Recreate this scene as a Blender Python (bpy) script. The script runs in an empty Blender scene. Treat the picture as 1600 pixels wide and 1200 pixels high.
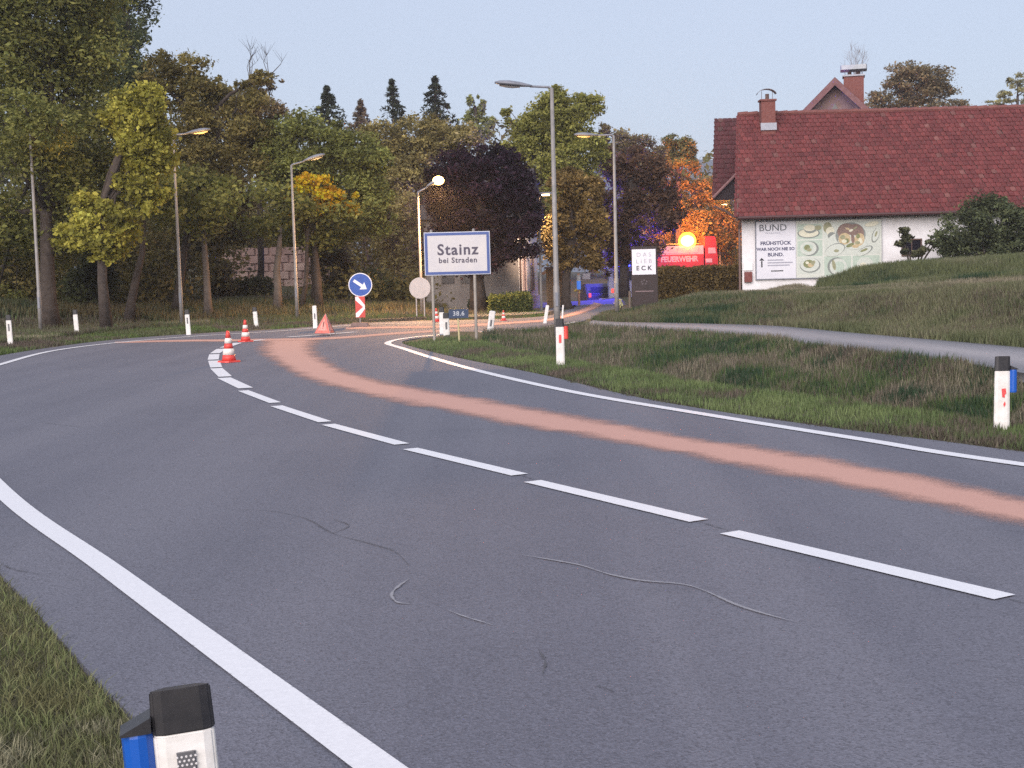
import bpy, math, random
import numpy as np
from mathutils import Vector, Matrix
from math import radians as R
random.seed(7); rng = np.random.default_rng(7)
S = bpy.context.scene
COL = S.collection

# ---------------------------------------------------------------- camera
CAMZ, F, HOR = 1.6, 2100.0, 420.0          # eye height, focal length in 1600-px pixels, horizon row
pitch, roll = math.atan((600-HOR)/F), R(1.5)
fw = Vector((0, math.cos(pitch), -math.sin(pitch)))
r0, u0 = Vector((1, 0, 0)), Vector((0, math.sin(pitch), math.cos(pitch)))
rt = r0*math.cos(roll) - u0*math.sin(roll)
up = u0*math.cos(roll) + r0*math.sin(roll)
cd = bpy.data.cameras.new('camera'); cam = bpy.data.objects.new('camera', cd); COL.objects.link(cam)
cd.sensor_width = 36; cd.lens = F/1600*36; cd.clip_start = .1; cd.clip_end = 6000
M4 = Matrix((rt, up, -fw)).transposed().to_4x4(); M4.translation = Vector((0, 0, CAMZ)); cam.matrix_world = M4
S.camera = cam

# ---------------------------------------------------------------- sky, sun, exposure
SUN_EL, SUN_AZ = 8.0, 200.0                 # low sun behind the photographer, compass degrees from +Y clockwise
W = bpy.data.worlds.new('World'); S.world = W; W.use_nodes = True
wn = W.node_tree; wn.nodes.clear()
sky = wn.nodes.new('ShaderNodeTexSky'); sky.sky_type = 'NISHITA'; sky.sun_disc = False
sky.sun_elevation = R(SUN_EL); sky.sun_rotation = R(SUN_AZ); sky.altitude = 300; sky.air_density = 1.0; sky.dust_density = 1.0; sky.ozone_density = 3.0
tint = wn.nodes.new('ShaderNodeMix'); tint.data_type = 'RGBA'; tint.blend_type = 'MULTIPLY'; tint.inputs[0].default_value = 1
tint.inputs[7].default_value = (1.06, .96, 1.0, 1)
bg = wn.nodes.new('ShaderNodeBackground'); bg.inputs[1].default_value = .15
wo = wn.nodes.new('ShaderNodeOutputWorld')
# thin even dusk overcast veils the clear sky
veil = wn.nodes.new('ShaderNodeMix'); veil.data_type = 'RGBA'; veil.inputs[0].default_value = .86; veil.inputs[7].default_value = (1.98, 2.16, 2.60, 1)
wn.links.new(sky.outputs[0], tint.inputs[6]); wn.links.new(tint.outputs[2], veil.inputs[6]); wn.links.new(veil.outputs[2], bg.inputs[0]); wn.links.new(bg.outputs[0], wo.inputs[0])
sd = bpy.data.lights.new('sun', 'SUN'); so = bpy.data.objects.new('sun', sd); COL.objects.link(so)
sd.energy = 2.2; sd.angle = R(60); sd.color = (1.0, .90, .85)
sdir = Vector((math.sin(R(SUN_AZ))*math.cos(R(28)), math.cos(R(SUN_AZ))*math.cos(R(28)), math.sin(R(28))))
so.rotation_euler = sdir.to_track_quat('Z', 'Y').to_euler(); so.location = (0, -5, 20)
S.view_settings.view_transform = 'Standard'; S.view_settings.look = 'None'; S.view_settings.exposure = 1.07
S.view_settings.gamma = 1; S.view_settings.use_curve_mapping = False
S.cycles.max_bounces = 6; S.cycles.diffuse_bounces = 3; S.cycles.transparent_max_bounces = 12
S.cycles.use_denoising = False; S.cycles.sample_clamp_direct = 6; S.cycles.sample_clamp_indirect = 2; S.cycles.volume_bounces = 0; S.cycles.volume_step_rate = 4

# ---------------------------------------------------------------- pixel -> place helpers (1600x1200 photo pixels)
def ray(px, py): return (fw + rt*((px-800)/F) + up*((600-py)/F))
def G(px, py, z=0.0):
    d = ray(px, py); t = (z-CAMZ)/d.z
    return Vector((0, 0, CAMZ)) + d*t
def AT(px, py, Y):
    d = ray(px, py); return Vector((0, 0, CAMZ)) + d*(Y/d.y)

# ---------------------------------------------------------------- materials
MATS = {}
def mat(name, col, rough=.8, metal=0, noise=None, ns=8., bump=0, bs=60., emit=None, es=0, attr=None, spec=None, tr=0, coord='Object', streak=None):
    """noise = second colour mixed in by fractal noise at scale ns; attr = colour attribute multiplied in"""
    if name in MATS: return MATS[name]
    m = bpy.data.materials.new(name); m.use_nodes = True; n = m.node_tree; p = n.nodes['Principled BSDF']
    MATS[name] = m
    p.inputs['Roughness'].default_value = rough; p.inputs['Metallic'].default_value = metal
    if spec is not None: p.inputs['Specular IOR Level'].default_value = spec
    c = None
    tc = n.nodes.new('ShaderNodeTexCoord')
    if noise:
        t = n.nodes.new('ShaderNodeTexNoise'); t.inputs['Scale'].default_value = ns; t.inputs['Detail'].default_value = 6; t.inputs['Roughness'].default_value = .65
        if streak:
            mp = n.nodes.new('ShaderNodeMapping'); mp.inputs['Scale'].default_value = streak
            n.links.new(tc.outputs[coord], mp.inputs[0]); n.links.new(mp.outputs[0], t.inputs['Vector'])
        else: n.links.new(tc.outputs[coord], t.inputs['Vector'])
        rp = n.nodes.new('ShaderNodeValToRGB'); rp.color_ramp.elements[0].position = .35; rp.color_ramp.elements[1].position = .68
        rp.color_ramp.elements[0].color = (*col, 1); rp.color_ramp.elements[1].color = (*noise, 1)
        n.links.new(t.outputs['Fac'], rp.inputs[0]); c = rp.outputs[0]
    if attr:
        a = n.nodes.new('ShaderNodeAttribute'); a.attribute_name = attr
        if c is None: c = a.outputs['Color']
        else:
            mx = n.nodes.new('ShaderNodeMix'); mx.data_type = 'RGBA'; mx.blend_type = 'MULTIPLY'; mx.inputs[0].default_value = 1
            n.links.new(c, mx.inputs[6]); n.links.new(a.outputs['Color'], mx.inputs[7]); c = mx.outputs[2]
    if c is not None: n.links.new(c, p.inputs['Base Color'])
    else: p.inputs['Base Color'].default_value = (*col, 1)
    if bump:
        t2 = n.nodes.new('ShaderNodeTexNoise'); t2.inputs['Scale'].default_value = bs; t2.inputs['Detail'].default_value = 4
        n.links.new(tc.outputs[coord], t2.inputs['Vector'])
        b = n.nodes.new('ShaderNodeBump'); b.inputs['Strength'].default_value = bump; b.inputs['Distance'].default_value = .01
        n.links.new(t2.outputs['Fac'], b.inputs['Height']); n.links.new(b.outputs[0], p.inputs['Normal'])
    if emit: p.inputs['Emission Color'].default_value = (*emit, 1); p.inputs['Emission Strength'].default_value = es
    if tr:
        o = n.nodes['Material Output']; tl = n.nodes.new('ShaderNodeBsdfTranslucent'); ms = n.nodes.new('ShaderNodeMixShader'); ms.inputs[0].default_value = tr
        if c is not None: n.links.new(c, tl.inputs[0])
        else: tl.inputs[0].default_value = (*col, 1)
        n.links.new(p.outputs[0], ms.inputs[1]); n.links.new(tl.outputs[0], ms.inputs[2]); n.links.new(ms.outputs[0], o.inputs[0])
    return m

def asphalt_mat(name, base, dark, light, big=.35):
    m = bpy.data.materials.new(name); m.use_nodes = True; n = m.node_tree; p = n.nodes['Principled BSDF']; L = n.links.new
    tc = n.nodes.new('ShaderNodeTexCoord')
    def noise(s, d=5, r=.6, vec=None):
        t = n.nodes.new('ShaderNodeTexNoise'); t.inputs['Scale'].default_value = s; t.inputs['Detail'].default_value = d; t.inputs['Roughness'].default_value = r
        L(vec or tc.outputs['Object'], t.inputs['Vector']); return t.outputs['Fac']
    def mix(f, a, b, bt='MIX'):
        x = n.nodes.new('ShaderNodeMix'); x.data_type = 'RGBA'; x.blend_type = bt
        if isinstance(f, float): x.inputs[0].default_value = f
        else: L(f, x.inputs[0])
        for k, v in ((6, a), (7, b)):
            if isinstance(v, tuple): x.inputs[k].default_value = (*v, 1)
            else: L(v, x.inputs[k])
        return x.outputs[2]
    def rng_(v, a, b, c=0., d=1.):
        x = n.nodes.new('ShaderNodeMapRange'); L(v, x.inputs[0])
        for k, q in zip((1, 2, 3, 4), (a, b, c, d)): x.inputs[k].default_value = q
        return x.outputs[0]
    c = mix(rng_(noise(big, 4), .35, .7), base, dark)
    # longitudinal wear bands along the lane
    mp = n.nodes.new('ShaderNodeMapping'); mp.inputs['Rotation'].default_value = (0, 0, R(-30)); mp.inputs['Scale'].default_value = (1.1, .05, 1)
    L(tc.outputs['Object'], mp.inputs[0])
    c = mix(rng_(noise(1.0, 3, .5, mp.outputs[0]), .42, .62, 0, .8), c, light)
    c = mix(rng_(noise(3.2, 6, .7), .58, .75, 0, .35), c, dark)
    # aggregate grains
    v = n.nodes.new('ShaderNodeTexVoronoi'); v.inputs['Scale'].default_value = 110; L(tc.outputs['Object'], v.inputs['Vector'])
    g = n.nodes.new('ShaderNodeSeparateColor'); L(v.outputs['Color'], g.inputs[0])
    c = mix(rng_(g.outputs[0], 0, 1, 0, .42), c, tuple(x*1.75 for x in base))
    c = mix(rng_(g.outputs[1], .6, 1, 0, .6), c, tuple(x*.45 for x in base))
    c = mix(rng_(noise(45, 2), .4, .7, 0, .35), c, tuple(x*.6 for x in base))
    # patches of fine alligator cracking
    nv = n.nodes.new('ShaderNodeTexNoise'); nv.inputs['Scale'].default_value = 3; L(tc.outputs['Object'], nv.inputs['Vector'])
    av = n.nodes.new('ShaderNodeVectorMath'); av.operation = 'MULTIPLY_ADD'; L(nv.outputs['Color'], av.inputs[0]); av.inputs[1].default_value = (.5, .5, 0); L(tc.outputs['Object'], av.inputs[2])
    ce = n.nodes.new('ShaderNodeTexVoronoi'); ce.feature = 'DISTANCE_TO_EDGE'; ce.inputs['Scale'].default_value = 3.2; L(av.outputs[0], ce.inputs['Vector'])
    ml = n.nodes.new('ShaderNodeMath'); ml.operation = 'MULTIPLY'; L(rng_(ce.outputs['Distance'], .0, .03, 1, 0), ml.inputs[0]); L(rng_(noise(.42, 5, .65), .54, .66, 0, .42), ml.inputs[1])
    c = mix(ml.outputs[0], c, tuple(x*.35 for x in base))
    # pale drips and dark oily stains down the lane
    c = mix(rng_(noise(1.7, 7, .75, mp.outputs[0]), .66, .8, 0, .5), c, tuple(x*.55 for x in base))
    c = mix(rng_(noise(6.0, 7, .8), .66, .78, 0, .45), c, tuple(x*1.6 for x in base))
    L(c, p.inputs['Base Color']); p.inputs['Roughness'].default_value = .78; p.inputs['Specular IOR Level'].default_value = .35
    b = n.nodes.new('ShaderNodeBump'); b.inputs['Strength'].default_value = .5; b.inputs['Distance'].default_value = .006
    L(v.outputs['Distance'], b.inputs['Height']); L(b.outputs[0], p.inputs['Normal'])
    return m
ASPH = asphalt_mat('asphalt', (.122, .125, .157), (.090, .094, .122), (.150, .151, .182))
PATH = asphalt_mat('path_asphalt', (.27, .26, .275), (.21, .20, .21), (.33, .31, .32), .8)

def cover_mat(name, col, col2, lo, hi, nsc, rough=.9, grain=90):
    """thin covering whose edges fray: attribute 'edge' 0 at rim .. 1 inside"""
    m = bpy.data.materials.new(name); m.use_nodes = True; n = m.node_tree; p = n.nodes['Principled BSDF']; L = n.links.new
    tc = n.nodes.new('ShaderNodeTexCoord'); a = n.nodes.new('ShaderNodeAttribute'); a.attribute_name = 'edge'
    t = n.nodes.new('ShaderNodeTexNoise'); t.inputs['Scale'].default_value = nsc; t.inputs['Detail'].default_value = 8; t.inputs['Roughness'].default_value = .7
    L(tc.outputs['Object'], t.inputs['Vector'])
    t3 = n.nodes.new('ShaderNodeTexNoise'); t3.inputs['Scale'].default_value = grain; t3.inputs['Detail'].default_value = 2; L(tc.outputs['Object'], t3.inputs['Vector'])
    ad = n.nodes.new('ShaderNodeMath'); ad.operation = 'ADD'; L(a.outputs['Fac'], ad.inputs[0]); L(t.outputs['Fac'], ad.inputs[1])
    ad2 = n.nodes.new('ShaderNodeMath'); ad2.operation = 'MULTIPLY_ADD'; ad2.inputs[1].default_value = .5; L(t3.outputs['Fac'], ad2.inputs[0]); L(ad.outputs[0], ad2.inputs[2])
    mr = n.nodes.new('ShaderNodeMapRange'); mr.interpolation_type = 'SMOOTHSTEP'; L(ad2.outputs[0], mr.inputs[0]); mr.inputs[1].default_value = lo; mr.inputs[2].default_value = hi
    mx = n.nodes.new('ShaderNodeMix'); mx.data_type = 'RGBA'; L(t3.outputs['Fac'], mx.inputs[0]); mx.inputs[6].default_value = (*col, 1); mx.inputs[7].default_value = (*col2, 1)
    L(mx.outputs[2], p.inputs['Base Color']); p.inputs['Roughness'].default_value = rough
    tr = n.nodes.new('ShaderNodeBsdfTransparent'); ms = n.nodes.new('ShaderNodeMixShader'); o = n.nodes['Material Output']
    L(mr.outputs[0], ms.inputs[0]); L(tr.outputs[0], ms.inputs[1]); L(p.outputs[0], ms.inputs[2]); L(ms.outputs[0], o.inputs[0])
    return m
DUST = cover_mat('oil_binder', (.40, .215, .175), (.56, .33, .27), .74, 1.45, 1.9)
PAINT = cover_mat('road_paint', (.58, .585, .62), (.76, .765, .80), .38, .78, 26., .55, 60)
SCUFF = cover_mat('scuff', (.20, .20, .225), (.30, .30, .33), .95, 1.6, 9.)
TAR = cover_mat('tar', (.07, .072, .082), (.085, .087, .1), 1.0, 1.8, 9.)

white_m = mat('white_plastic', (.78, .76, .74), .45, noise=(.60, .57, .53), ns=9, bump=.15, bs=30)
black_m = mat('black_plastic', (.018, .018, .022), .45, noise=(.035, .033, .036), ns=14)
galv = mat('galvanised_steel', (.20, .19, .185), .6, .2, noise=(.29, .27, .26), ns=5)
rust = mat('weathered_post', (.28, .25, .22), .6, .2, noise=(.38, .34, .3), ns=6)
bark = mat('bark', (.035, .026, .022), .95, noise=(.075, .058, .048), ns=5, bump=.8, bs=18)
barkl = mat('pale_bark', (.10, .082, .07), .95, noise=(.16, .13, .11), ns=5, bump=.6, bs=18)
def leafm(name, tr=.38): return mat(name, (1, 1, 1), .75, attr='Col', spec=.2, tr=tr)
LEAF = leafm('leaf'); GRASSM = mat('grass_blade', (1, 1, 1), .85, attr='Col', spec=.1, tr=.15)

# ---------------------------------------------------------------- object helpers
def tag(o, label=None, cat=None, group=None, kind=None):
    if label: o['label'] = label
    if cat: o['category'] = cat
    if group: o['group'] = group
    if kind: o['kind'] = kind
    return o
def empty(name, loc=(0, 0, 0), rz=0, label=None, cat=None, group=None, rx=0, ry=0):
    o = bpy.data.objects.new(name, None); COL.objects.link(o); o.location = loc; o.rotation_euler = (rx, ry, rz); o.empty_display_size = .2
    return tag(o, label, cat, group)
def link(name, me, m, parent=None, kind=None):
    if m and not me.materials: me.materials.append(m)
    o = bpy.data.objects.new(name, me); COL.objects.link(o)
    if parent: o.parent = parent
    if kind: o['kind'] = kind
    return o
def raw(name, V, Fq, m, parent=None, col=None, edge=None, kind=None, smooth=False):
    """V (n,3), Fq (k,3|4) numpy -> object"""
    V = np.asarray(V, np.float32); Fq = np.asarray(Fq, np.int32); k = Fq.shape[1]
    me = bpy.data.meshes.new(name); me.vertices.add(len(V)); me.vertices.foreach_set('co', V.ravel())
    me.loops.add(Fq.size); me.loops.foreach_set('vertex_index', Fq.ravel())
    me.polygons.add(len(Fq)); me.polygons.foreach_set('loop_start', np.arange(len(Fq), dtype=np.int32)*k)
    if smooth: me.polygons.foreach_set('use_smooth', np.ones(len(Fq), bool))
    me.update(calc_edges=True)
    if col is not None:
        a = me.color_attributes.new('Col', 'FLOAT_COLOR', 'POINT'); c = np.ones((len(V), 4), np.float32); c[:, :3] = col; a.data.foreach_set('color', c.ravel())
    if edge is not None:
        a = me.attributes.new('edge', 'FLOAT', 'POINT'); a.data.foreach_set('value', np.asarray(edge, np.float32))
    return link(name, me, m, parent, kind)

class MB:
    def __init__(s): s.v = []; s.f = []; s.mi = []; s.cur = 0
    def add(s, V, Fs, M=None):
        b = len(s.v)
        for p in V:
            p = Vector(p); s.v.append(tuple(M @ p) if M else tuple(p))
        for f in Fs: s.f.append([i+b for i in f]); s.mi.append(s.cur)
        return s
    def box(s, c, d, rot=None, taper=1., bev=0):
        x, y, z = d[0]/2, d[1]/2, d[2]/2; t = taper
        M = Matrix.Translation(Vector(c)) @ (rot.to_4x4() if rot else Matrix.Identity(4))
        if bev:
            b = min(bev, x*.9, y*.9); V = []
            for zz, k in ((-z, 1), (z, t)):
                for (sx, sy, ex, ey) in ((-1, -1, b, 0), (-1, -1, 0, b), (-1, 1, 0, b), (-1, 1, b, 0), (1, 1, b, 0), (1, 1, 0, b), (1, -1, 0, b), (1, -1, b, 0)):
                    V.append((sx*(x*k-ex), sy*(y*k-ey), zz))
            Fs = [[i, i+8, (i+1) % 8+8, (i+1) % 8] for i in range(8)] + [list(range(8)), list(range(15, 7, -1))]
            return s.add(V, Fs, M)
        V = [(-x, -y, -z), (x, -y, -z), (x, y, -z), (-x, y, -z), (-x*t, -y*t, z), (x*t, -y*t, z), (x*t, y*t, z), (-x*t, y*t, z)]
        return s.add(V, [(0, 3, 2, 1), (4, 5, 6, 7), (0, 1, 5, 4), (1, 2, 6, 5), (2, 3, 7, 6), (3, 0, 4, 7)], M)
    def tube(s, P, rad, n=8, caps=True):
        P = [Vector(p) for p in P]; V = []; Fs = []
        if isinstance(rad, (int, float)): rad = [rad]*len(P)
        for i, p in enumerate(P):
            d = (P[min(i+1, len(P)-1)] - P[max(i-1, 0)]).normalized()
            a = d.orthogonal().normalized() if i == 0 else (a - d*a.dot(d)).normalized()
            b = d.cross(a)
            for k in range(n):
                t = 2*math.pi*k/n; V.append(p + (a*math.cos(t)+b*math.sin(t))*rad[i])
        for i in range(len(P)-1):
            for k in range(n): Fs.append((i*n+k, i*n+(k+1) % n, (i+1)*n+(k+1) % n, (i+1)*n+k))
        if caps: Fs += [tuple(range(n-1, -1, -1)), tuple((len(P)-1)*n+k for k in range(n))]
        return s.add(V, Fs)
    def lathe(s, prof, n=16, M=None):
        V = [(r*math.cos(2*math.pi*k/n), r*math.sin(2*math.pi*k/n), z) for r, z in prof for k in range(n)]
        Fs = [(i*n+k, i*n+(k+1) % n, (i+1)*n+(k+1) % n, (i+1)*n+k) for i in range(len(prof)-1) for k in range(n)]
        Fs += [tuple(range(n-1, -1, -1)), tuple((len(prof)-1)*n+k for k in range(n))]
        return s.add(V, Fs, M)
    def prism(s, poly, y0, y1, M=None):
        """poly in x,z extruded from y0 to y1"""
        n = len(poly); V = [(x, y0, z) for x, z in poly] + [(x, y1, z) for x, z in poly]
        Fs = [tuple(range(n)), tuple(range(2*n-1, n-1, -1))] + [(i, i+n, (i+1) % n+n, (i+1) % n) for i in range(n)]
        return s.add(V, Fs, M)
    def ball(s, c, r, n=8, sc=(1, 1, 1)):
        prof = [(max(.001, math.sin(math.pi*i/n))*r, -math.cos(math.pi*i/n)*r) for i in range(n+1)]
        return s.lathe(prof, n*2, Matrix.Translation(Vector(c)) @ Matrix.Diagonal((*sc, 1)))
    def build(s, name, m, parent=None, smooth=False, kind=None, bevel=0):
        me = bpy.data.meshes.new(name); me.from_pydata(s.v, [], s.f)
        ms = m if isinstance(m, (list, tuple)) else [m]
        for q in ms: me.materials.append(q)
        if len(ms) > 1: me.polygons.foreach_set('material_index', s.mi)
        import bmesh
        b = bmesh.new(); b.from_mesh(me); bmesh.ops.recalc_face_normals(b, faces=b.faces)
        if bevel: bmesh.ops.bevel(b, geom=[e for e in b.edges if e.is_manifold and e.calc_face_angle(0) > .5], offset=bevel, segments=2, affect='EDGES', clamp_overlap=True)
        b.to_mesh(me); b.free()
        if smooth: me.polygons.foreach_set('use_smooth', [len(p.vertices) <= 4 for p in me.polygons])
        return link(name, me, None, parent, kind)

def text(name, body, size, m, parent, loc, rot=(R(90), 0, 0), align='CENTER', bold=0, spacing=1, ext=.001, sx=1):
    c = bpy.data.curves.new(name, 'FONT'); c.body = body; c.size = size; c.align_x = align; c.align_y = 'CENTER'; c.extrude = ext; c.offset = bold; c.space_character = spacing; c.resolution_u = 3
    t = bpy.data.objects.new(name, c); COL.objects.link(t); bpy.context.view_layer.update()
    me = bpy.data.meshes.new_from_object(t.evaluated_get(bpy.context.evaluated_depsgraph_get())); bpy.data.objects.remove(t)
    me.materials.clear(); o = link(name, me, m, parent); o.location = loc; o.rotation_euler = rot; o.scale = (sx, 1, 1); return o

def copy_tree(o, parent=None):
    c = o.copy(); COL.objects.link(c)
    if parent: c.parent = parent
    for ch in [x for x in o.children]: copy_tree(ch, c)
    return c

def crom(P, n=200):
    """smooth curve through P, resampled to n even steps"""
    P = [np.array(p[:2], float) for p in P]; P = [2*P[0]-P[1]] + P + [2*P[-1]-P[-2]]; o = []
    for i in range(1, len(P)-2):
        a, b, c, d = P[i-1:i+3]
        for t in np.linspace(0, 1, 24, endpoint=False): o.append(.5*((2*b)+(-a+c)*t+(2*a-5*b+4*c-d)*t*t+(-a+3*b-3*c+d)*t**3))
    o.append(P[-2]); o = np.array(o); s = np.r_[0, np.cumsum(np.linalg.norm(np.diff(o, axis=0), axis=1))]
    q = np.linspace(0, s[-1], n); return np.c_[np.interp(q, s, o[:, 0]), np.interp(q, s, o[:, 1])]
def normals2(C):
    t = np.gradient(C, axis=0); t /= np.linalg.norm(t, axis=1)[:, None]+1e-9; return np.c_[-t[:, 1], t[:, 0]]

# ---------------------------------------------------------------- road layout (metres)
def gp(px, py): p = G(px, py); return (p.x, p.y)
a0, a1 = np.array(gp(590, 1200)), np.array(gp(0, 765)); dr = (a0-a1)/np.linalg.norm(a0-a1)
LINE_L = crom([tuple(a0+dr*16), tuple(a0+dr*6), tuple(a0), tuple((a0+a1)/2), tuple(a1), (-7.0, 16.3), (-9.2, 21.5), gp(0, 570), gp(80, 549), gp(180, 536), gp(300, 526), gp(430, 518), gp(560, 508), gp(660, 505)], 300)
b0 = np.array(gp(1600, 727)); 
LINE_R = crom([tuple(b0+dr*18), tuple(b0+dr*6), tuple(b0), gp(1350, 688), gp(1100, 648), gp(900, 614), gp(760, 583), gp(680, 561), gp(630, 545), gp(606, 536), gp(640, 528), gp(722, 521), gp(850, 512), gp(900, 503)], 300)
EDGE_L = crom([tuple(np.array(gp(330, 1240))+dr*16), tuple(np.array(gp(330, 1240))+dr*5), gp(330, 1240), gp(240, 1150), gp(150, 1060), gp(0, 895), (-5.3, 11.5), (-8.2, 16.6), (-10.3, 21.5), gp(0, 582)if False else (-10.9, 26), (-11.2, 30.5), (-10.6, 35.5), (-8.6, 38.6), gp(440, 514), gp(560, 505), gp(660, 501), gp(760, 499), gp(850, 494), gp(888, 484), gp(903, 478)], 260)
EDGE_R = crom([tuple(np.array(gp(1600, 706))+dr*18), tuple(np.array(gp(1600, 706))+dr*6), gp(1600, 706), gp(1480, 690), gp(1300, 668), gp(1100, 639), gp(975, 616), gp(850, 586), gp(725, 561), gp(660, 546), gp(628, 535), gp(655, 528), gp(722, 523.5), gp(850, 514), gp(905, 503), gp(950, 490), gp(960, 483), gp(965, 477.5)], 260)
ROAD = np.vstack([EDGE_L, EDGE_R[::-1]])
def gpz(px, py): p = G(px, py, .11); return (p.x, p.y)
PL = crom([gpz(915, 508), gpz(960, 511), gpz(1030, 515), gpz(1162, 525), gpz(1287, 541), gpz(1444, 559), gpz(1553, 575), gpz(1700, 602), gpz(1900, 652)], 120)
PU = crom([gpz(925, 500), gpz(965, 503), gpz(1030, 504), gpz(1100, 505.5), gpz(1209, 509), gpz(1334, 520), gpz(1600, 543), gpz(1750, 560), gpz(1950, 590)], 120)
PATHP = np.vstack([PL, PU[::-1]])
def inside(P, X, Y):
    r = np.zeros(X.shape, bool); n = len(P); j = n-1
    for i in range(n):
        xi, yi, xj, yj = *P[i], *P[j]
        if yi != yj: r ^= ((yi > Y) != (yj > Y)) & (X < (xj-xi)*(Y-yi)/(yj-yi)+xi)
        j = i
    return r

# ---------------------------------------------------------------- terrain from levelled feature lines
FL = []
def fl(pts, step=.6):
    P = [Vector(p) for p in pts]
    for a, b in zip(P[:-1], P[1:]):
        k = max(1, int((b-a).length/step))
        for i in range(k): FL.append(tuple(a.lerp(b, i/k)))
    FL.append(tuple(P[-1]))
def at(*a): return [AT(x, y, Y) for x, y, Y in a]
def lift(C, z, off=0):
    C = C[::6] + normals2(C[::6])*off; return [(x, y, z) for x, y in C]
fl(lift(EDGE_L[:130], .0)); fl(lift(EDGE_L[:70], .03, .9)); fl(lift(EDGE_L[:70], -.15, 2.5)); fl(lift(EDGE_L[:60], -.3, 6))
fl(lift(EDGE_L[130:], .0)); fl(lift(EDGE_L[90:200], .05, 1.2))
fl(lift(EDGE_R, .0)); fl(lift(LINE_R, 0)); fl(lift(LINE_L, 0))
fl(lift(EDGE_R[:128], .03, -1.1)) if False else None
def mid(A, B, t): return A*(1-t)+B*t
# verge crest, ditch, far bank (all between right asphalt edge and the path)
fl([G(x, y, .05) for x, y in ((700, 528), (760, 545), (875, 570), (1000, 590), (1150, 615), (1300, 640), (1562, 672), (1750, 700), (2000, 745))])
fl([(x, y, .12) for x, y in (gp(690, 522), gp(745, 530))])
fl([(1.2, 27.5, -.35), (2.2, 23.5, -.5), (3.6, 19.5, -.55), (5.6, 14.5, -.55), (7.8, 10, -.55), (10, 6, -.5)])
fl([(.9, 31.5, .0), (2.6, 27.5, -.12), (4.2, 22.5, -.2), (6.0, 17.5, -.25), (7.8, 12.5, -.3)])
fl([(x, y, .1) for x, y in PL[::4]]); fl([(x, y, .1) for x, y in PU[::4]])
# rise beyond the path
fl(at((962, 496, 45), (1030, 480, 43), (1100, 465, 42), (1200, 463, 41), (1300, 464, 38), (1450, 460, 34), (1600, 450, 30), (1800, 440, 27)))
fl(at((980, 484, 50), (1040, 474, 49), (1100, 462, 49), (1160, 459, 52), (1270, 463, 51)))
fl(at((1300, 458, 44), (1400, 452, 41), (1600, 436, 37), (1800, 425, 35)))
fl(at((1284, 452, 48.5), (1305, 442, 48.5), (1345, 426, 48), (1420, 418, 47), (1500, 414, 46), (1600, 409, 45), (1800, 400, 44)))
fl([(9, 54, .35), (24, 54, .9), (9, 62, .35), (24, 62, .9)]); fl([(7.5, 60, .1), (8.5, 66, .2), (12, 80, .3)])
# left bank below the trees
fl([G(x, y, .08) for x, y in ((-200, 560), (0, 533), (120, 522), (300, 511), (430, 503), (560, 497), (650, 494))])
fl(at((-300, 470, 44), (0, 478, 44), (150, 488, 46), (300, 480, 48), (430, 474, 50), (560, 482, 52), (650, 486, 54), (760, 488, 56)))
fl(at((-300, 440, 58), (0, 440, 58), (300, 440, 62), (480, 446, 66), (650, 460, 70), (800, 470, 75)))
fl([(2.2, 56, -.06), (5, 56, -.06)]); fl([(2.6, 60, -.25), (5.2, 60, -.25)]); fl([(3, 70, -.85), (7, 70, -.85)]); fl([(3.3, 84, -1.3), (9, 84, -1.3)])
fl([(-60, 110, 3), (-20, 110, 2.5), (10, 110, 1), (60, 110, 1.5), (-60, 60, 2.5), (-60, 10, 0), (-60, -40, 0), (60, -40, 0), (60, 60, 1.5), (40, 30, 1.2), (40, 5, 0)], 4)
FL = np.array(FL)
def axis(lo, hi, st, far):
    c = np.arange(lo, hi, st); e = [1, 3, 7, 15, 30, 60, 120, 250, 420, 640]
    return np.r_[[lo-k for k in e[::-1] if k <= far], c, [hi+k for k in e if k <= far]]
gx, gy = axis(-24, 30, .3, 3500), axis(-2, 66, .3, 3500)
GX, GY = np.meshgrid(gx, gy)
def shep(X, Y):
    o = np.empty(X.size); xf, yf = X.ravel(), Y.ravel()
    for s in range(0, X.size, 2000):
        d2 = (xf[s:s+2000, None]-FL[None, :, 0])**2 + (yf[s:s+2000, None]-FL[None, :, 1])**2
        w = 1/(d2+.02)**2.0; o[s:s+2000] = (w*FL[None, :, 2]).sum(1)/w.sum(1)
    return o.reshape(X.shape)
GZ = shep(GX, GY)
def vnoise(X, Y, s, seed):
    r = np.random.default_rng(seed).random((64, 64)); x, y = X*s, Y*s; i, j = np.floor(x).astype(int), np.floor(y).astype(int); u, v = x-i, y-j
    u, v = u*u*(3-2*u), v*v*(3-2*v); g = lambda a, b: r[a % 64, b % 64]
    return (g(i, j)*(1-u)+g(i+1, j)*u)*(1-v)+(g(i, j+1)*(1-u)+g(i+1, j+1)*u)*v-.5
inR, inP = inside(ROAD, GX, GY), inside(PATHP, GX, GY)
GZ += np.where(inR | inP, 0, vnoise(GX, GY, .8, 1)*.06 + vnoise(GX, GY, 2.3, 2)*.03 - .005)
GZ[inR] = -.03; GZ[inP] -= .05
def gz(x, y):
    x, y = np.asarray(x, float), np.asarray(y, float)
    i = np.clip(np.searchsorted(gx, x)-1, 0, len(gx)-2); j = np.clip(np.searchsorted(gy, y)-1, 0, len(gy)-2)
    u, v = np.clip((x-gx[i])/(gx[i+1]-gx[i]), 0, 1), np.clip((y-gy[j])/(gy[j+1]-gy[j]), 0, 1)
    return (GZ[j, i]*(1-u)+GZ[j, i+1]*u)*(1-v)+(GZ[j+1, i]*(1-u)+GZ[j+1, i+1]*u)*v

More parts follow.
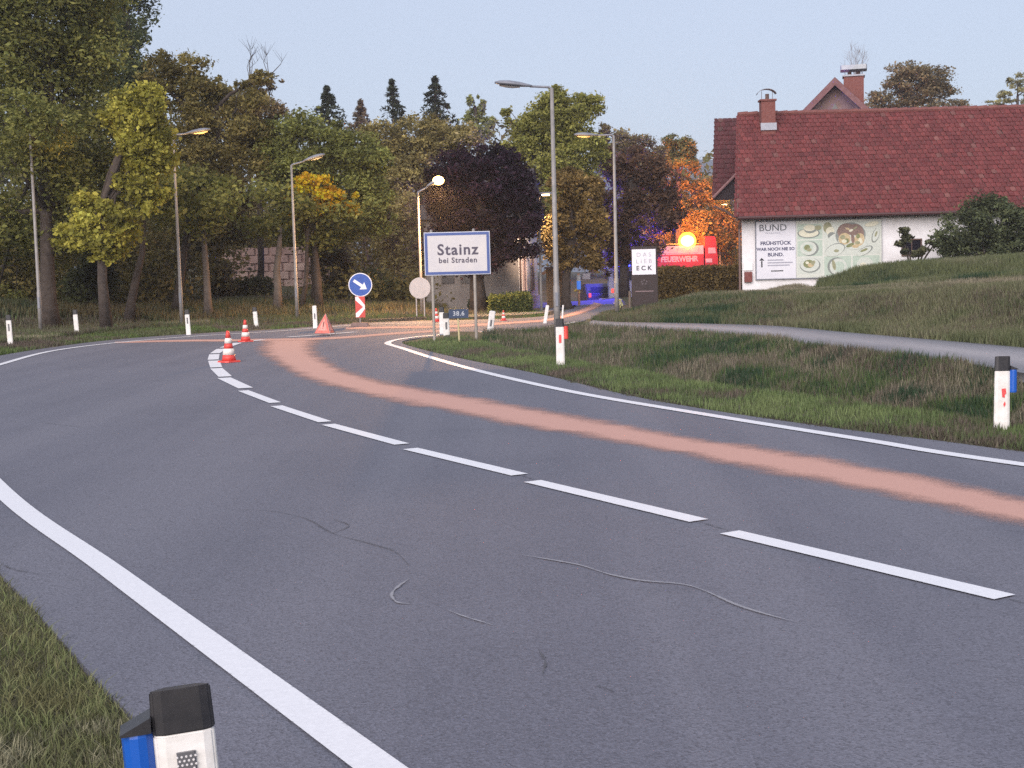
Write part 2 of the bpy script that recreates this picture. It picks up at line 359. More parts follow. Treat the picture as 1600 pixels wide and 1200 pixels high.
nx, ny = len(gx), len(gy); I = np.arange(nx*ny).reshape(ny, nx)
Fq = np.stack([I[:-1, :-1], I[:-1, 1:], I[1:, 1:], I[1:, :-1]], -1).reshape(-1, 4)
soil = mat('meadow_soil', (.045, .052, .022), .95, noise=(.095, .078, .045), ns=.6, bump=.9, bs=12)
ground = raw('ground', np.stack([GX, GY, GZ], -1).reshape(-1, 3), Fq, soil, kind='structure', smooth=True)

def ribbon(name, A, B, z, m, parent=None, kind=None, thick=0, nc=8, edge=False):
    n = len(A); t = np.linspace(0, 1, nc+1); V = []; E = []
    for k in t: V.append(np.c_[mid(A, B, k), np.full(n, z)]); E.append(np.full(n, min(k, 1-k)*2))
    V = np.vstack(V); E = np.concatenate(E)
    J = np.arange(n*(nc+1)).reshape(nc+1, n)
    Q = np.stack([J[:-1, :-1], J[:-1, 1:], J[1:, 1:], J[1:, :-1]], -1).reshape(-1, 4)
    if thick:
        for row, flip in ((0, 0), (nc, 1)):
            b = len(V); W_ = V[J[row]].copy(); W_[:, 2] -= thick; V = np.vstack([V, W_]); E = np.r_[E, np.zeros(n)]
            k = np.arange(n-1); q = np.stack([J[row][:-1], J[row][1:], b+k+1, b+k], -1); Q = np.vstack([Q, q])
    return raw(name, V, Q, m, parent, edge=E if edge else None, kind=kind)
from mathutils.geometry import tessellate_polygon
def slab(name, P, z, thick, m, kind):
    V = [(x, y, z) for x, y in P]; n = len(V); T = [list(t) for t in tessellate_polygon([[Vector(v) for v in V]])]
    b = MB(); b.v = V + [(x, y, z-thick) for x, y, z in V]; b.f = T + [[i, (i+1) % n, (i+1) % n+n, i+n] for i in range(n)]; b.mi = [0]*len(b.f)
    return b.build(name, m, kind=kind)
road = slab('road', ROAD, 0.0, .12, ASPH, 'structure')
for p_ in road.data.polygons:
    if abs(p_.normal.z) > .5 and p_.normal.z < 0: p_.flip()
road.data.update()
path = ribbon('path', PL, PU, .11, PATH, kind='structure', thick=.12, nc=2)

def line_strip(name, C, w, z, m, parent, i0=0, i1=None):
    C = C[i0:i1]; N = normals2(C); return ribbon(name, C-N*w/2, C+N*w/2, z, m, parent, nc=2, edge=True)
line_strip('edge_line', LINE_L, .15, .008, PAINT, road); line_strip('edge_line', LINE_R, .15, .008, PAINT, road)
DASH = [((1640, 952), (2200, 1085)), ((1140, 833), (1570, 935)), ((832, 753), (1092, 815)), ((641, 702), (812, 743)), ((513, 664), (628, 695)), ((432, 635), (508, 660)), ((380, 611), (430, 630)), ((350, 591), (384, 607)),
        ((338, 576), (352, 589)), ((334, 564), (338, 574.5)), ((335, 554), (333, 562.5)), ((346, 545.5), (336, 552.5)), ((372, 536), (350, 543.5)), ((412, 531), (382, 534.5)), ((500, 523.5), (450, 527)), ((556, 519), (510, 522.5))]
for k, (p, q) in enumerate(DASH):
    A_, B_ = np.array(gp(*p)), np.array(gp(*q)); w = .15 if k < 7 else .21
    line_strip('lane_dash', np.linspace(A_, B_, 6), w, .008, PAINT, road)
def squiggle(name, pts, w, m, z=.006):
    C = crom([gp(x, y) for x, y in pts], 90); N = normals2(C); ww = (w*(.35+.9*np.abs(np.sin(np.linspace(0, 9, 90)+rng.random()*6)))*np.minimum(1, np.linspace(.1, 6, 90))*np.minimum(1, np.linspace(6, .3, 90)))[:, None]
    return ribbon(name, C-N*ww/2, C+N*ww/2, z, m, road, nc=2, edge=True)
squiggle('scratch', [(815, 868), (850, 874), (905, 884), (950, 898), (1000, 908), (1065, 914), (1100, 924), (1150, 946), (1200, 962), (1250, 975)], .035, SCUFF)
squiggle('scratch', [(640, 905), (622, 918), (612, 930), (620, 942), (640, 945)], .03, SCUFF)
squiggle('scratch', [(700, 955), (730, 966), (770, 978)], .022, SCUFF)
for pts in ([(385, 797), (430, 800), (480, 812), (520, 834), (570, 848), (615, 862), (640, 885)], [(520, 812), (545, 822), (520, 834)], [(840, 1015), (852, 1035), (848, 1055)], [(930, 1072), (960, 1082)], [(812, 743), (835, 750)], [(1092, 816), (1140, 830)], [(1570, 936), (1640, 952)], [(0, 880), (20, 890), (60, 898)], [(60, 660), (130, 668)]):
    squiggle('crack', pts, .018, TAR)
# pinkish oil binder spread over the far lane, and its streaks on to the village street
binder = ribbon('oil_binder', crom([gp(x, y) for x, y in ((402, 531), (396, 548), (425, 572), (465, 593), (520, 609), (600, 628), (700, 648), (800, 669), (900, 684), (1000, 703), (1100, 723), (1200, 745), (1300, 762), (1400, 784), (1500, 807), (1600, 829), (1800, 880))], 240),
       crom([gp(x, y) for x, y in ((508, 531), (503, 545), (523, 563), (562, 582), (622, 597), (700, 611), (800, 628), (900, 646), (1000, 664), (1100, 684), (1200, 697), (1300, 713), (1400, 733), (1500, 752), (1600, 772), (1800, 810))], 240), .004, DUST, nc=10, edge=True)
tag(binder, kind='stuff'); binder['label'] = 'salmon pink oil binder swept along the far lane'
for A_, B_ in (([(180, 537), (260, 535), (400, 534), (520, 531), (600, 525), (660, 521), (720, 518)], [(180, 534), (260, 531), (400, 529), (520, 526), (600, 520), (660, 516), (720, 513)]),
               ([(540, 515), (620, 514), (700, 513), (800, 507), (860, 502), (905, 492), (930, 484), (945, 476)], [(540, 511), (620, 509.5), (700, 507.5), (800, 502), (860, 497), (898, 486), (914, 479), (926, 472)])):
    b_ = ribbon('oil_binder', crom([gp(*p) for p in A_], 120), crom([gp(*p) for p in B_], 120), .0045, DUST, nc=6, edge=True); b_['kind'] = 'stuff'
def street(name, pts, m):
    V = []; 
    for xl, xr, y, z in pts: V += [(xl, y, z), (xr, y, z)]
    Q = [(2*i, 2*i+1, 2*i+3, 2*i+2) for i in range(len(pts)-1)]
    return raw(name, V, Q, m, kind='structure')
e0, e1 = EDGE_L[-1], EDGE_R[-1]
street('village_street', [(e0[0]-.1, e1[0]+.1, min(e0[1], e1[1])-.3, -.006), (e0[0], e1[0], 58, -.02), (2.7, 5.0, 60, -.13), (2.9, 6.6, 70, -.72), (3.3, 8.6, 84, -1.2)], ASPH)

# ---------------------------------------------------------------- vegetation builders
LEAFGAIN = np.array([3.0, 2.75, 2.0]); GRASSGAIN = np.array([1.02, 1.16, 1.5])
def vary(n, c0, c1, spread=.25):
    t = rng.random(n)[:, None]; return np.clip((np.array(c0)*(1-t)+np.array(c1)*t)*(1+spread*rng.standard_normal(n)[:, None]*.6), .004, 1)
def leaves(P, size, C, parent, name='crown', m=None, aspect=.5, kind=None, droop=0):
    n = len(P); d = rng.standard_normal((n, 3)); d[:, 2] = d[:, 2]*.7-droop; d /= np.linalg.norm(d, axis=1)[:, None]
    e = np.cross(d, rng.standard_normal((n, 3))); e /= np.linalg.norm(e, axis=1)[:, None]+1e-9
    s = (size*(.45+1.15*rng.random(n)**1.8))[:, None]*.5
    C = np.clip(C*LEAFGAIN, 0, .6); V = np.stack([P-d*s, P+e*s*aspect, P+d*s, P-e*s*aspect], 1).reshape(-1, 3)
    return raw(name, V, np.arange(4*n).reshape(n, 4), m or LEAF, parent, col=np.repeat(C, 4, 0), kind=kind)
def clumps(blobs, n, c0, c1, K=16, tight=.30, light=.28):
    """leaf positions and colours in ellipsoid blobs made of irregular sub-clumps. blobs: (centre, (rx, ry, rz))"""
    w = np.array([b[1][0]*b[1][2]+.01 for b in blobs]); w /= w.sum(); PP, CC, sub = [], [], []
    for (c, r), wi in zip(blobs, w):
        k = max(6, int(K)); u = rng.standard_normal((k, 3)); u /= np.linalg.norm(u, axis=1)[:, None]; u *= (.25+.75*rng.random(k)**.5)[:, None]
        ctr = np.array(c)+u*np.array(r)*.88; rad = tight*(.6+.8*rng.random(k)); nn = rng.multinomial(int(n*wi), (rad**2)/(rad**2).sum())
        for q in range(k):
            m_ = nn[q]; v = rng.standard_normal((m_, 3)); v /= np.linalg.norm(v, axis=1)[:, None]+1e-9; v *= (rng.random(m_)**.4)[:, None]*(1+.25*rng.standard_normal(m_)[:, None])
            PP.append(ctr[q]+v*np.array(r)*rad[q]*np.array([1.15, 1.15, .85])); CC.append(vary(m_, c0, c1)*(1+light*rng.standard_normal()))
            sub.append(ctr[q])
    return np.vstack(PP), np.clip(np.vstack(CC), .004, 1), sub
def blob(px, py, rx, ry, Y, dz=.8): 
    k = Y/F; return (tuple(AT(px, py, Y)), (rx*k, max(rx, ry)*k*dz, ry*k))
def ground_pt(px, Y): 
    p = AT(px, HOR+60, Y); return Vector((p.x, Y, float(gz(p.x, Y))))
def tree(name, label, base, trunk, blobs, n, size, c0, c1, group=None, bk=None, r=.2, K=16, twigs=3, light=.28, cat='tree', aspect=.5, tight=.30, stems=None):
    """base (px, Y); trunk: list of (px,py) the trunk passes through above the ground; blobs: (px,py,rx,ry[,dY])"""
    Y = base[1]; b = ground_pt(*base); b.z -= .05
    root = empty(name, b, 0, label, cat, group)
    B = [blob(*q[:4], Y+(q[4] if len(q) > 4 else 0)) for q in blobs]
    off = np.array(b); size *= .76; n = int(n*1.6); PP, CC, sub = clumps(B, n, c0, c1, K, tight*1.1, light*.8)
    cr = leaves(PP-off, size, CC, root, aspect=aspect)
    m = MB(); T = [Vector((0, 0, 0))] + [AT(x, y, Y)-b for x, y in trunk]
    rr = [r*(1.25 if i == 0 else 1-.55*i/len(T)) for i in range(len(T))]; m.tube(T, rr, 9)
    top = T[-1]
    for i, (c, rad) in enumerate(B):
        e = Vector(c)-b; s = T[max(1, len(T)-1-(i % 2))]; q = s.lerp(e, .5)+Vector((0, 0, .1*(e-s).length)); m.tube([s, q, e], [r*.42, r*.26, r*.1], 6)
        for j in range(twigs):
            t = sub[(i*max(6, K)+j*3) % len(sub)]; m.tube([q.lerp(e, .6), q.lerp(Vector(t)-b, .7)+Vector((0, 0, .05)), Vector(t)-b], [r*.14, r*.08, .012], 4)
    m.build('trunk', bk or bark, root, smooth=True)
    return root
def bare_twigs(root, px, py, Y, w, h, n, m=None):
    b = root.location; q = MB(); s = AT(px, py, Y)-b; k = Y/F
    for i in range(n):
        a = rng.uniform(-.9, .9); L = h*k*rng.uniform(.6, 1.05); e = s+Vector((math.sin(a)*w*k, rng.uniform(-.5, .5), math.cos(a)*L)); mdl = s.lerp(e, .5)+Vector((rng.uniform(-.2, .2), 0, .15))
        q.tube([s, mdl, e], [.022, .013, .005], 4)
        for j in range(4):
            t = rng.uniform(.4, .95); p = mdl.lerp(e, t); q.tube([p, p+Vector((rng.uniform(-.5, .5), rng.uniform(-.3, .3), rng.uniform(.2, .7)))], [.008, .003], 3)
    q.build('twigs', m or bark, root)
def conifer(name, label, px, Y, tip, wpx, n=6000, c0=(.008, .012, .008), c1=(.017, .022, .013), group=None):
    b = ground_pt(px, Y); root = empty(name, b, 0, label, 'tree', group); top = AT(px, tip, Y); H = top.z-b.z; Wm = wpx*Y/F
    P, C = [], []; lay = 26
    for i in range(lay):
        t = i/(lay-1); z = H*(.25+.75*t); rad = max(.15, Wm*(1-t)**.75*5.5*rng.uniform(.75, 1.2)); kk = 7
        for j in range(kk):
            a = rng.uniform(0, 6.28); m_ = int(n/lay/kk); s = rng.random(m_); P.append(np.c_[np.cos(a+rng.normal(0, .18, m_))*rad*s, np.sin(a+rng.normal(0, .18, m_))*rad*s, z-rad*.35*s+rng.normal(0, .08, m_)]); C.append(vary(m_, c0, c1)*rng.uniform(.7, 1.3))
    P.append(np.c_[rng.normal(0, .07, 60), rng.normal(0, .07, 60), H*(.95+.06*rng.random(60))]); C.append(vary(60, c0, c1))
    leaves(np.vstack(P), .28, np.vstack(C), root, aspect=.3)
    MB().tube([(0, 0, 0), (0, 0, H*.97)], [.2, .03], 7).build('trunk', bark, root); return root
def shrub(name, label, c, r, n, size, c0, c1, cat='shrub', group=None, K=12, stems=5, aspect=.5):
    c = Vector(c); g = Vector((c.x, c.y, float(gz(c.x, c.y))-.03)); root = empty(name, g, 0, label, cat, group)
    PP, CC, sub = clumps([(tuple(c-g), r)], n, c0, c1, K, .42); leaves(PP, size, CC, root, 'foliage', aspect=aspect)
    m = MB()
    for k in range(stems): m.tube([(0, 0, 0), Vector(sub[k]).lerp(Vector((0, 0, 0)), .5)+Vector((.03, 0, 0)), sub[k]], [.03, .02, .01], 5)
    m.build('stem', bark, root); return root
def hedge(name, label, x0, x1, y0, y1, h, n, c0, c1, size=.1, z0=None):
    g = Vector(((x0+x1)/2, (y0+y1)/2, float(gz((x0+x1)/2, (y0+y1)/2)) if z0 is None else z0)); root = empty(name, g, 0, label, 'hedge')
    w, d = x1-x0, y1-y0; m = MB().box((0, 0, h*.45), (w*.9, d*.8, h*.85)); core = m.build('branches', mat('hedge_core', (.012, .014, .008), .95, noise=(.022, .02, .012)), root)
    f = rng.random((n, 3)); P = (f-[.5, .5, 0])*[w, d, h]; s = rng.integers(0, 4, n)
    P[s == 0, 1] = -d/2; P[s == 1, 1] = -d/2; P[s == 2, 2] = h; P[s == 3, 0] = np.where(f[s == 3, 0] > .5, w/2, -w/2); P += rng.normal(0, .05, P.shape); P[:, 2] += .04*np.sin(P[:, 0]*4)
    leaves(P, size, vary(n, c0, c1, .4), root, 'foliage'); return root

# ---------------------------------------------------------------- grass
def grass(name, pts, h, w, cf, label, lean=.35, bend=False):
    X, Y = pts[:, 0], pts[:, 1]; n = len(X); Z = gz(X, Y)-.01; a = rng.random(n)*6.283; H = h*(.45+.9*rng.random(n)); l = lean*H*rng.random(n)*1.6; b = rng.random(n)*6.283
    ww = w*(.6+.8*rng.random(n)); ca, sa = np.cos(a)*ww/2, np.sin(a)*ww/2
    B = np.c_[X, Y, Z]; T = B+np.c_[np.cos(b)*l, np.sin(b)*l, H]; s = np.c_[ca, sa, np.zeros(n)]; C = cf(X, Y, n)*GRASSGAIN
    if bend:
        Mi = B+np.c_[np.cos(b)*l*.3, np.sin(b)*l*.3, H*.6]; V = np.stack([B-s, B+s, Mi+s*.7, Mi-s*.7, T], 1).reshape(-1, 3); k = np.arange(n)[:, None]*5
        Fq = np.vstack([k+[0, 1, 2], k+[0, 2, 3], k+[3, 2, 4]]); o = raw(name, V, Fq, GRASSM, col=np.repeat(C, 5, 0), kind='stuff')
    else:
        V = np.stack([B-s, B+s, T], 1).reshape(-1, 3); o = raw(name, V, np.arange(3*n).reshape(n, 3), GRASSM, col=np.repeat(C, 3, 0), kind='stuff')
    o['label'] = label; return o
def band(A, B, n, pw=1.2, nr=400):
    A, B = crom(A, nr), crom(B, nr); wd = np.linalg.norm(A-B, axis=1)+.02; dist = np.hypot(*((A+B)/2).T); w = wd/dist**pw; w /= w.sum()
    i = np.minimum(rng.choice(nr, n, p=w)+rng.random(n), nr-1.001); k = i.astype(int); f = (i-k)[:, None]; t = rng.random(n)[:, None]
    a = A[k]*(1-f)+A[k+1]*f; b = B[k]*(1-f)+B[k+1]*f; p = a*(1-t)+b*t
    p += rng.normal(0, .03, p.shape); return p
def off_road(p): 
    k = ~(inside(ROAD, p[:, 0], p[:, 1]) | inside(PATHP, p[:, 0], p[:, 1])); return p[k]
def cmix(cols, s=.5, seed=5, extra=.3):
    cols = np.array(cols)
    def f(X, Y, n):
        t = np.clip((vnoise(X, Y, s, seed)*1.5+vnoise(X, Y, s*4, seed+1)*.7+.5)+rng.normal(0, .13, n), 0, .999)*(len(cols)-1)
        i = t.astype(int); f_ = (t-i)[:, None]; c = cols[i]*(1-f_)+cols[np.minimum(i+1, len(cols)-1)]*f_; return np.clip(c*(1+extra*rng.standard_normal(n)[:, None]*.5), .005, 1)
    return f
GRN, GRN2, DGR, STR, BRN, OLV = (.075, .105, .026), (.11, .14, .036), (.032, .052, .022), (.24, .19, .105), (.12, .085, .055), (.10, .10, .04)
ER = EDGE_R; NR = len(ER)
near_r = ER[10:160]
# verge beside the far lane: short green
inner = [tuple(p) for p in (near_r+normals2(near_r)*(-.05))[::5]]; 
outer = [(p[0]+.85+.02*p[1], p[1]+.75) for p in near_r[::5]]
grass('grass', off_road(band(inner, outer, 70000, 1.3)), .075, .014, cmix([BRN, OLV, (.095, .120, .038), (.13, .152, .048), (.14, .155, .052)], 1.2, 5), 'short bright green verge grass between edge line and ditch')
fr_a = [tuple(p) for p in (near_r+normals2(near_r)*(.06))[::5]]; fr_b = [(p[0]+.22, p[1]+.2) for p in near_r[::5]]
grass('grass', band(fr_a, fr_b, 26000, 1.3), .035, .012, cmix([(.05, .035, .022), (.075, .055, .035), (.03, .028, .016), OLV], 2.0, 43), 'dark crumbly soil and dead stalks along the far asphalt edge', lean=1.2)
ditch_a = [(p[0]+.6, p[1]+.7) for p in near_r[::5]]
pl = [tuple(p) for p in PL[::4]]
da = [(13, -1), (9, 5.4), (5.9, 10.7), (3.9, 15.7), (2.2, 20.5), (.8, 25), (-.6, 29), (-.3, 33), (1.2, 36)]
db = [(14, 2), (11, 7.5), (8.4, 12.5), (6.9, 19), (6.0, 24), (5.4, 28.5), (4.6, 32.5), (3.8, 34), (2.8, 36.5)]
grass('grass', off_road(band(da, db, 130000, 1.2)), .14, .016, cmix([DGR, DGR, GRN, OLV, BRN, STR, BRN, DGR], .55, 9), 'rough dark green and straw grass in the roadside ditch')
dc = [(13.6, 1), (10.6, 6.5), (7.6, 11.8), (5.9, 18.5), (5.0, 23.5), (4.4, 28), (3.4, 31.5), (2.8, 34), (1.8, 36.5)]
grass('grass', off_road(band(dc, db, 60000, 1.2)), .10, .016, cmix([BRN, STR, STR, OLV, BRN], .7, 12), 'dry straw coloured grass along the path edge on the ditch bank')
# slope behind the path
pu = [tuple(p) for p in PU[::4]]
sl = [tuple(v)[:2] for v in at((950, 498, 47), (985, 484, 46), (1040, 478, 45), (1100, 465, 44), (1200, 463, 44), (1300, 464, 42), (1450, 460, 38), (1600, 450, 33), (1800, 440, 30))]
grass('grass', off_road(band(pu[::2], sl, 130000, .9)), .17, .03, cmix([DGR, OLV, OLV, BRN, (.13, .12, .05), (.17, .145, .07), OLV], .35, 15), 'uncut olive grass on the bank behind the path')
s1 = [tuple(v)[:2] for v in at((1000, 484, 44), (1100, 465, 41), (1200, 463, 40), (1300, 464, 37), (1450, 460, 33), (1600, 450, 29.5), (1700, 440, 28))]
s2 = [tuple(v)[:2] for v in at((1000, 484, 48), (1100, 465, 50), (1200, 463, 51), (1300, 464, 44), (1450, 460, 40), (1600, 450, 36), (1700, 440, 34))]
grass('grass', band(s1, s2, 90000, .6), .17, .03, cmix([STR, (.17, .13, .07), STR, STR, OLV], .5, 18), 'mown straw coloured grass on the crest before the house')
s3 = [tuple(v)[:2] for v in at((1285, 440, 49.5), (1345, 413, 49), (1420, 408, 48.5), (1500, 404, 48), (1600, 400, 47), (1750, 392, 46))]
s4 = [tuple(v)[:2] for v in at((1275, 455, 45), (1345, 413, 42), (1420, 408, 39.5), (1500, 404, 37.5), (1600, 400, 35.5), (1750, 392, 34))]
grass('grass', band(s4, s3, 90000, .5), .26, .035, cmix([DGR, OLV, (.125, .125, .045), OLV, (.17, .15, .07)], .4, 21), 'tall yellow green weeds on the mound below the white wall')
# left verge along the bend, and the bank below the trees
el = EDGE_L[84:232]; la = [tuple(p) for p in el[::5]]; lb = [(p[0]-1.4, p[1]+2.0) for p in el[::5]]
grass('grass', off_road(band(la, lb, 60000, .8)), .10, .03, cmix([OLV, GRN, GRN2, OLV, BRN], .5, 24), 'short verge grass along the outside of the bend')
lc = [tuple(v)[:2] for v in at((-150, 520, 40), (0, 520, 41), (120, 515, 42.5), (300, 505, 44), (430, 500, 46), (560, 495, 48), (680, 492, 50))]
ld = [tuple(v)[:2] for v in at((-150, 470, 50), (0, 478, 50), (150, 488, 52), (300, 480, 54), (430, 474, 56), (560, 482, 58), (720, 486, 60))]
grass('grass', off_road(band(lb, lc, 50000, .6)), .16, .035, cmix([OLV, BRN, GRN, STR], .4, 27), 'rough mixed grass before the tree trunks')
grass('grass', off_road(band(lc, ld, 70000, .5)), .28, .05, cmix([(.10, .075, .035), (.16, .12, .05), OLV, DGR, BRN], .3, 30), 'tall brownish undergrowth on the bank under the trees')
# near left corner, close to the camera
ne = EDGE_L[(EDGE_L[:, 1] > 1.5) & (EDGE_L[:, 1] < 13) & (np.arange(len(EDGE_L)) < 120)]
na = [tuple(p) for p in ne[::3]]; nb = [(p[0]-1.9, p[1]-.9) for p in ne[::3]]; nf = [(p[0]+.13, p[1]+.09) for p in ne[::3]]; ng = [(p[0]-.35, p[1]-.2) for p in ne[::3]]
NG = [(.155, .132, .050), (.18, .165, .062), (.14, .148, .048), (.17, .15, .058), (.11, .105, .042), (.26, .215, .11)]
grass('grass', off_road(band(na, nb, 170000, 1.5)), .06, .0055, cmix(NG, 1.6, 33), 'short meadow grass in the near left corner beside the post', bend=True, lean=.8)
grass('grass', off_road(band(na, nb, 90000, 1.5)), .03, .008, cmix([(.09, .08, .034), (.12, .10, .05), (.07, .07, .028)], 1.6, 40), 'dense low turf under the near meadow grass', lean=1.2)
grass('grass', band(nf, ng, 34000, 1.5), .026, .005, cmix([(.15, .11, .06), (.11, .085, .045), BRN, (.19, .15, .08)], 2.5, 36), 'thin dry grass creeping over the near asphalt edge', lean=1.0)

# ---------------------------------------------------------------- trees, left to right
A0, A1 = (.040, .050, .020), (.085, .088, .034)       # olive green
tree('broadleaf_tree', 'huge olive green tree filling the upper left corner, its thick trunk behind the leftmost lamp', (78, 41), [(76, 470), (74, 410), (72, 330), (85, 200)],
     [(-30, 90, 120, 110), (70, 50, 120, 90), (110, 140, 90, 90, 1), (0, 230, 110, 100, -1), (95, 260, 95, 90), (-20, 350, 100, 80), (70, 360, 75, 65, 1), (150, 300, 60, 70, 2), (60, -40, 120, 80), (190, 230, 50, 80, 1), (85, 195, 42, 34, -3), (40, 170, 40, 40, -3.3), (-10, 480, 60, 40, 3), (130, 50, 80, 80, 1), (10, 10, 90, 90)], 70000, .18, A0, A1, r=.27, K=20, tight=.33)
tree('broadleaf_tree', 'dark green tree top with a ragged right edge against the sky, upper left', (185, 52), [(190, 400), (195, 200), (200, 60)],
     [(200, 10, 48, 60), (195, 90, 42, 70, -1), (170, 50, 50, 80, 2), (205, 150, 50, 60), (180, -50, 60, 50)], 16000, .2, (.022, .032, .020), (.045, .055, .03), r=.3, K=18)
tree('maple_tree', 'maple boughs beside the second lamp post, lamplight painted into their yellow green leaves', (165, 39), [(160, 440), (158, 330), (190, 230)],
     [(205, 175, 45, 42), (235, 165, 32, 32, -.5), (215, 235, 50, 50), (252, 225, 24, 45), (240, 300, 26, 38), (205, 290, 30, 30), (150, 335, 48, 34), (120, 365, 42, 26), (175, 370, 40, 30), (195, 345, 26, 22, -.5), (165, 395, 26, 22)], 15000, .17, (.074, .080, .020), (.145, .142, .038), r=.16, K=12, light=.3, aspect=.7, tight=.36)  # lamplight on these boughs is put into the leaf colour
tree('broadleaf_tree', 'brownish green tree with a loose crown open to the sky, right of the bright maple', (285, 50), [(280, 470), (290, 400), (300, 300), (310, 200)],
     [(275, 105, 42, 38), (310, 130, 45, 40), (340, 150, 42, 40, 1), (290, 180, 55, 50), (350, 215, 60, 60), (385, 150, 40, 34), (410, 120, 22, 16), (300, 260, 55, 55), (360, 290, 65, 60), (300, 330, 55, 50), (345, 350, 70, 50, 1), (395, 240, 45, 60), (250, 130, 30, 45)], 34000, .19, (.045, .045, .020), (.098, .085, .040), r=.24, K=18, tight=.27, light=.32)
o = tree('broadleaf_tree', 'thin crowned tree with bare twigs standing over its top', (405, 56), [(408, 420), (405, 250), (398, 150)],
     [(402, 135, 26, 16), (425, 130, 18, 10), (395, 185, 40, 40), (430, 190, 30, 34), (420, 230, 40, 40)], 5200, .18, (.05, .042, .026), (.10, .075, .05), r=.16, K=12, tight=.25)
bare_twigs(o, 392, 130, 56, 22, 58, 5); bare_twigs(o, 420, 120, 56, 30, 42, 4)
tree('broadleaf_tree', 'rounded mid green tree behind the third lamp post, darker underneath', (495, 50), [(494, 440), (490, 400), (492, 300)],
     [(455, 210, 50, 42), (510, 225, 55, 42), (560, 245, 48, 42), (470, 275, 60, 42), (545, 300, 58, 45), (575, 290, 30, 45), (440, 330, 42, 40), (500, 360, 62, 34), (560, 355, 45, 38), (600, 330, 22, 34), (430, 250, 36, 50), (590, 250, 26, 30)], 30000, .19, (.040, .050, .020), (.082, .092, .036), r=.2, K=18)
tree('maple_tree', 'small yellow maple by the third lamp from the left, lamplight painted into its golden leaves', (470, 47.5), [(478, 440), (480, 380), (482, 330)],
     [(472, 285, 30, 20), (500, 292, 32, 22), (480, 318, 36, 20), (520, 310, 28, 22, .3), (545, 318, 22, 18, .5), (470, 335, 26, 12)], 3600, .17, (.20, .115, .009), (.31, .19, .016), r=.09, K=9, aspect=.75, tight=.34, light=.3)  # yellow leaves with the golden lamplight mixed into their colour
conifer('conifer', 'dark pointed conifer above the tree line, leftmost of three tall conifers', 524, 82, 138, 20, 9000)
conifer('conifer', 'narrow dark conifer above the tree line, middle of three tall conifers', 624, 84, 128, 14, 6000)
conifer('conifer', 'dark broad based conifer above the tree line, rightmost of three tall conifers', 690, 82, 124, 19, 9000)
conifer('conifer', 'low purplish conifer just right of the leftmost tall conifer', 574, 80, 160, 17, 6000, (.035, .03, .024), (.06, .048, .04))
tree('broadleaf_tree', 'pale olive willow like tree below the three conifers', (625, 62), [(625, 420), (630, 330), (640, 250)],
     [(600, 215, 42, 32), (650, 205, 50, 34), (700, 215, 45, 32), (620, 265, 45, 42), (670, 260, 50, 40), (725, 225, 32, 28), (610, 330, 32, 60), (640, 350, 30, 70, -1), (650, 420, 26, 60, -1), (610, 410, 30, 55)], 24000, .22, (.058, .056, .028), (.115, .10, .052), r=.22, K=18)
tree('broadleaf_tree', 'slim pale green poplar pair sparse against the sky left of the tallest lamp', (748, 72), [(748, 300), (746, 200), (742, 165)],
     [(735, 165, 9, 20), (752, 165, 9, 22), (744, 190, 22, 16), (768, 190, 12, 12), (745, 210, 30, 20)], 3600, .2, (.06, .075, .035), (.11, .12, .055), r=.12, K=9)
tree('copper_beech', 'dark purple copper beech directly behind the place name sign', (748, 49), [(745, 440), (748, 380), (750, 300)],
     [(720, 265, 48, 36), (770, 260, 48, 36), (750, 300, 60, 45), (700, 320, 42, 45), (800, 300, 46, 45), (760, 350, 60, 40), (820, 330, 32, 40), (700, 380, 38, 40), (750, 400, 55, 34), (805, 380, 38, 36), (680, 285, 22, 35)], 34000, .19, (.005, .0028, .0085), (.011, .006, .015), r=.3, K=18)
tree('broadleaf_tree', 'tall fresh green tree whose top rises beside the tallest lamp post', (870, 60), [(872, 420), (870, 300), (868, 200)],
     [(862, 150, 24, 22), (880, 165, 40, 24), (915, 170, 34, 26), (850, 190, 48, 30), (900, 205, 48, 34), (820, 210, 38, 34), (858, 240, 60, 40), (915, 245, 36, 40), (800, 245, 26, 28), (850, 300, 45, 45), (890, 290, 40, 40), (792, 180, 10, 14)], 28000, .21, (.055, .065, .022), (.115, .118, .044), r=.26, K=18)
tree('broadleaf_tree', 'brown green tree with its trunk beside the timber shed', (886, 52), [(884, 470), (885, 430), (895, 350)],
     [(885, 285, 32, 34), (920, 300, 32, 36), (890, 340, 40, 36), (925, 355, 30, 38), (880, 390, 34, 34), (915, 395, 30, 32), (862, 360, 18, 40)], 17000, .19, (.045, .035, .018), (.095, .07, .034), r=.22, K=16)
tree('broadleaf_tree', 'dark brown purple tree behind the second tall lamp post', (975, 64), [(975, 430), (978, 340), (985, 280)],
     [(960, 255, 30, 32), (1000, 265, 42, 36), (1035, 285, 36, 36), (975, 310, 42, 40), (1015, 335, 44, 40), (965, 365, 34, 36), (1000, 385, 36, 34), (1045, 330, 30, 34), (945, 330, 22, 40), (950, 400, 26, 36)], 22000, .21, (.028, .018, .018), (.062, .040, .032), r=.26, K=16)
tree('broadleaf_tree', 'small round tree against the sky at the right end of the wood', (1060, 84), [(1060, 350), (1060, 280), (1058, 240)],
     [(1055, 228, 24, 18), (1078, 235, 13, 13), (1058, 252, 30, 16), (1030, 255, 14, 12), (1062, 240, 24, 18)], 5200, .24, (.035, .042, .022), (.065, .07, .035), r=.2, K=18)
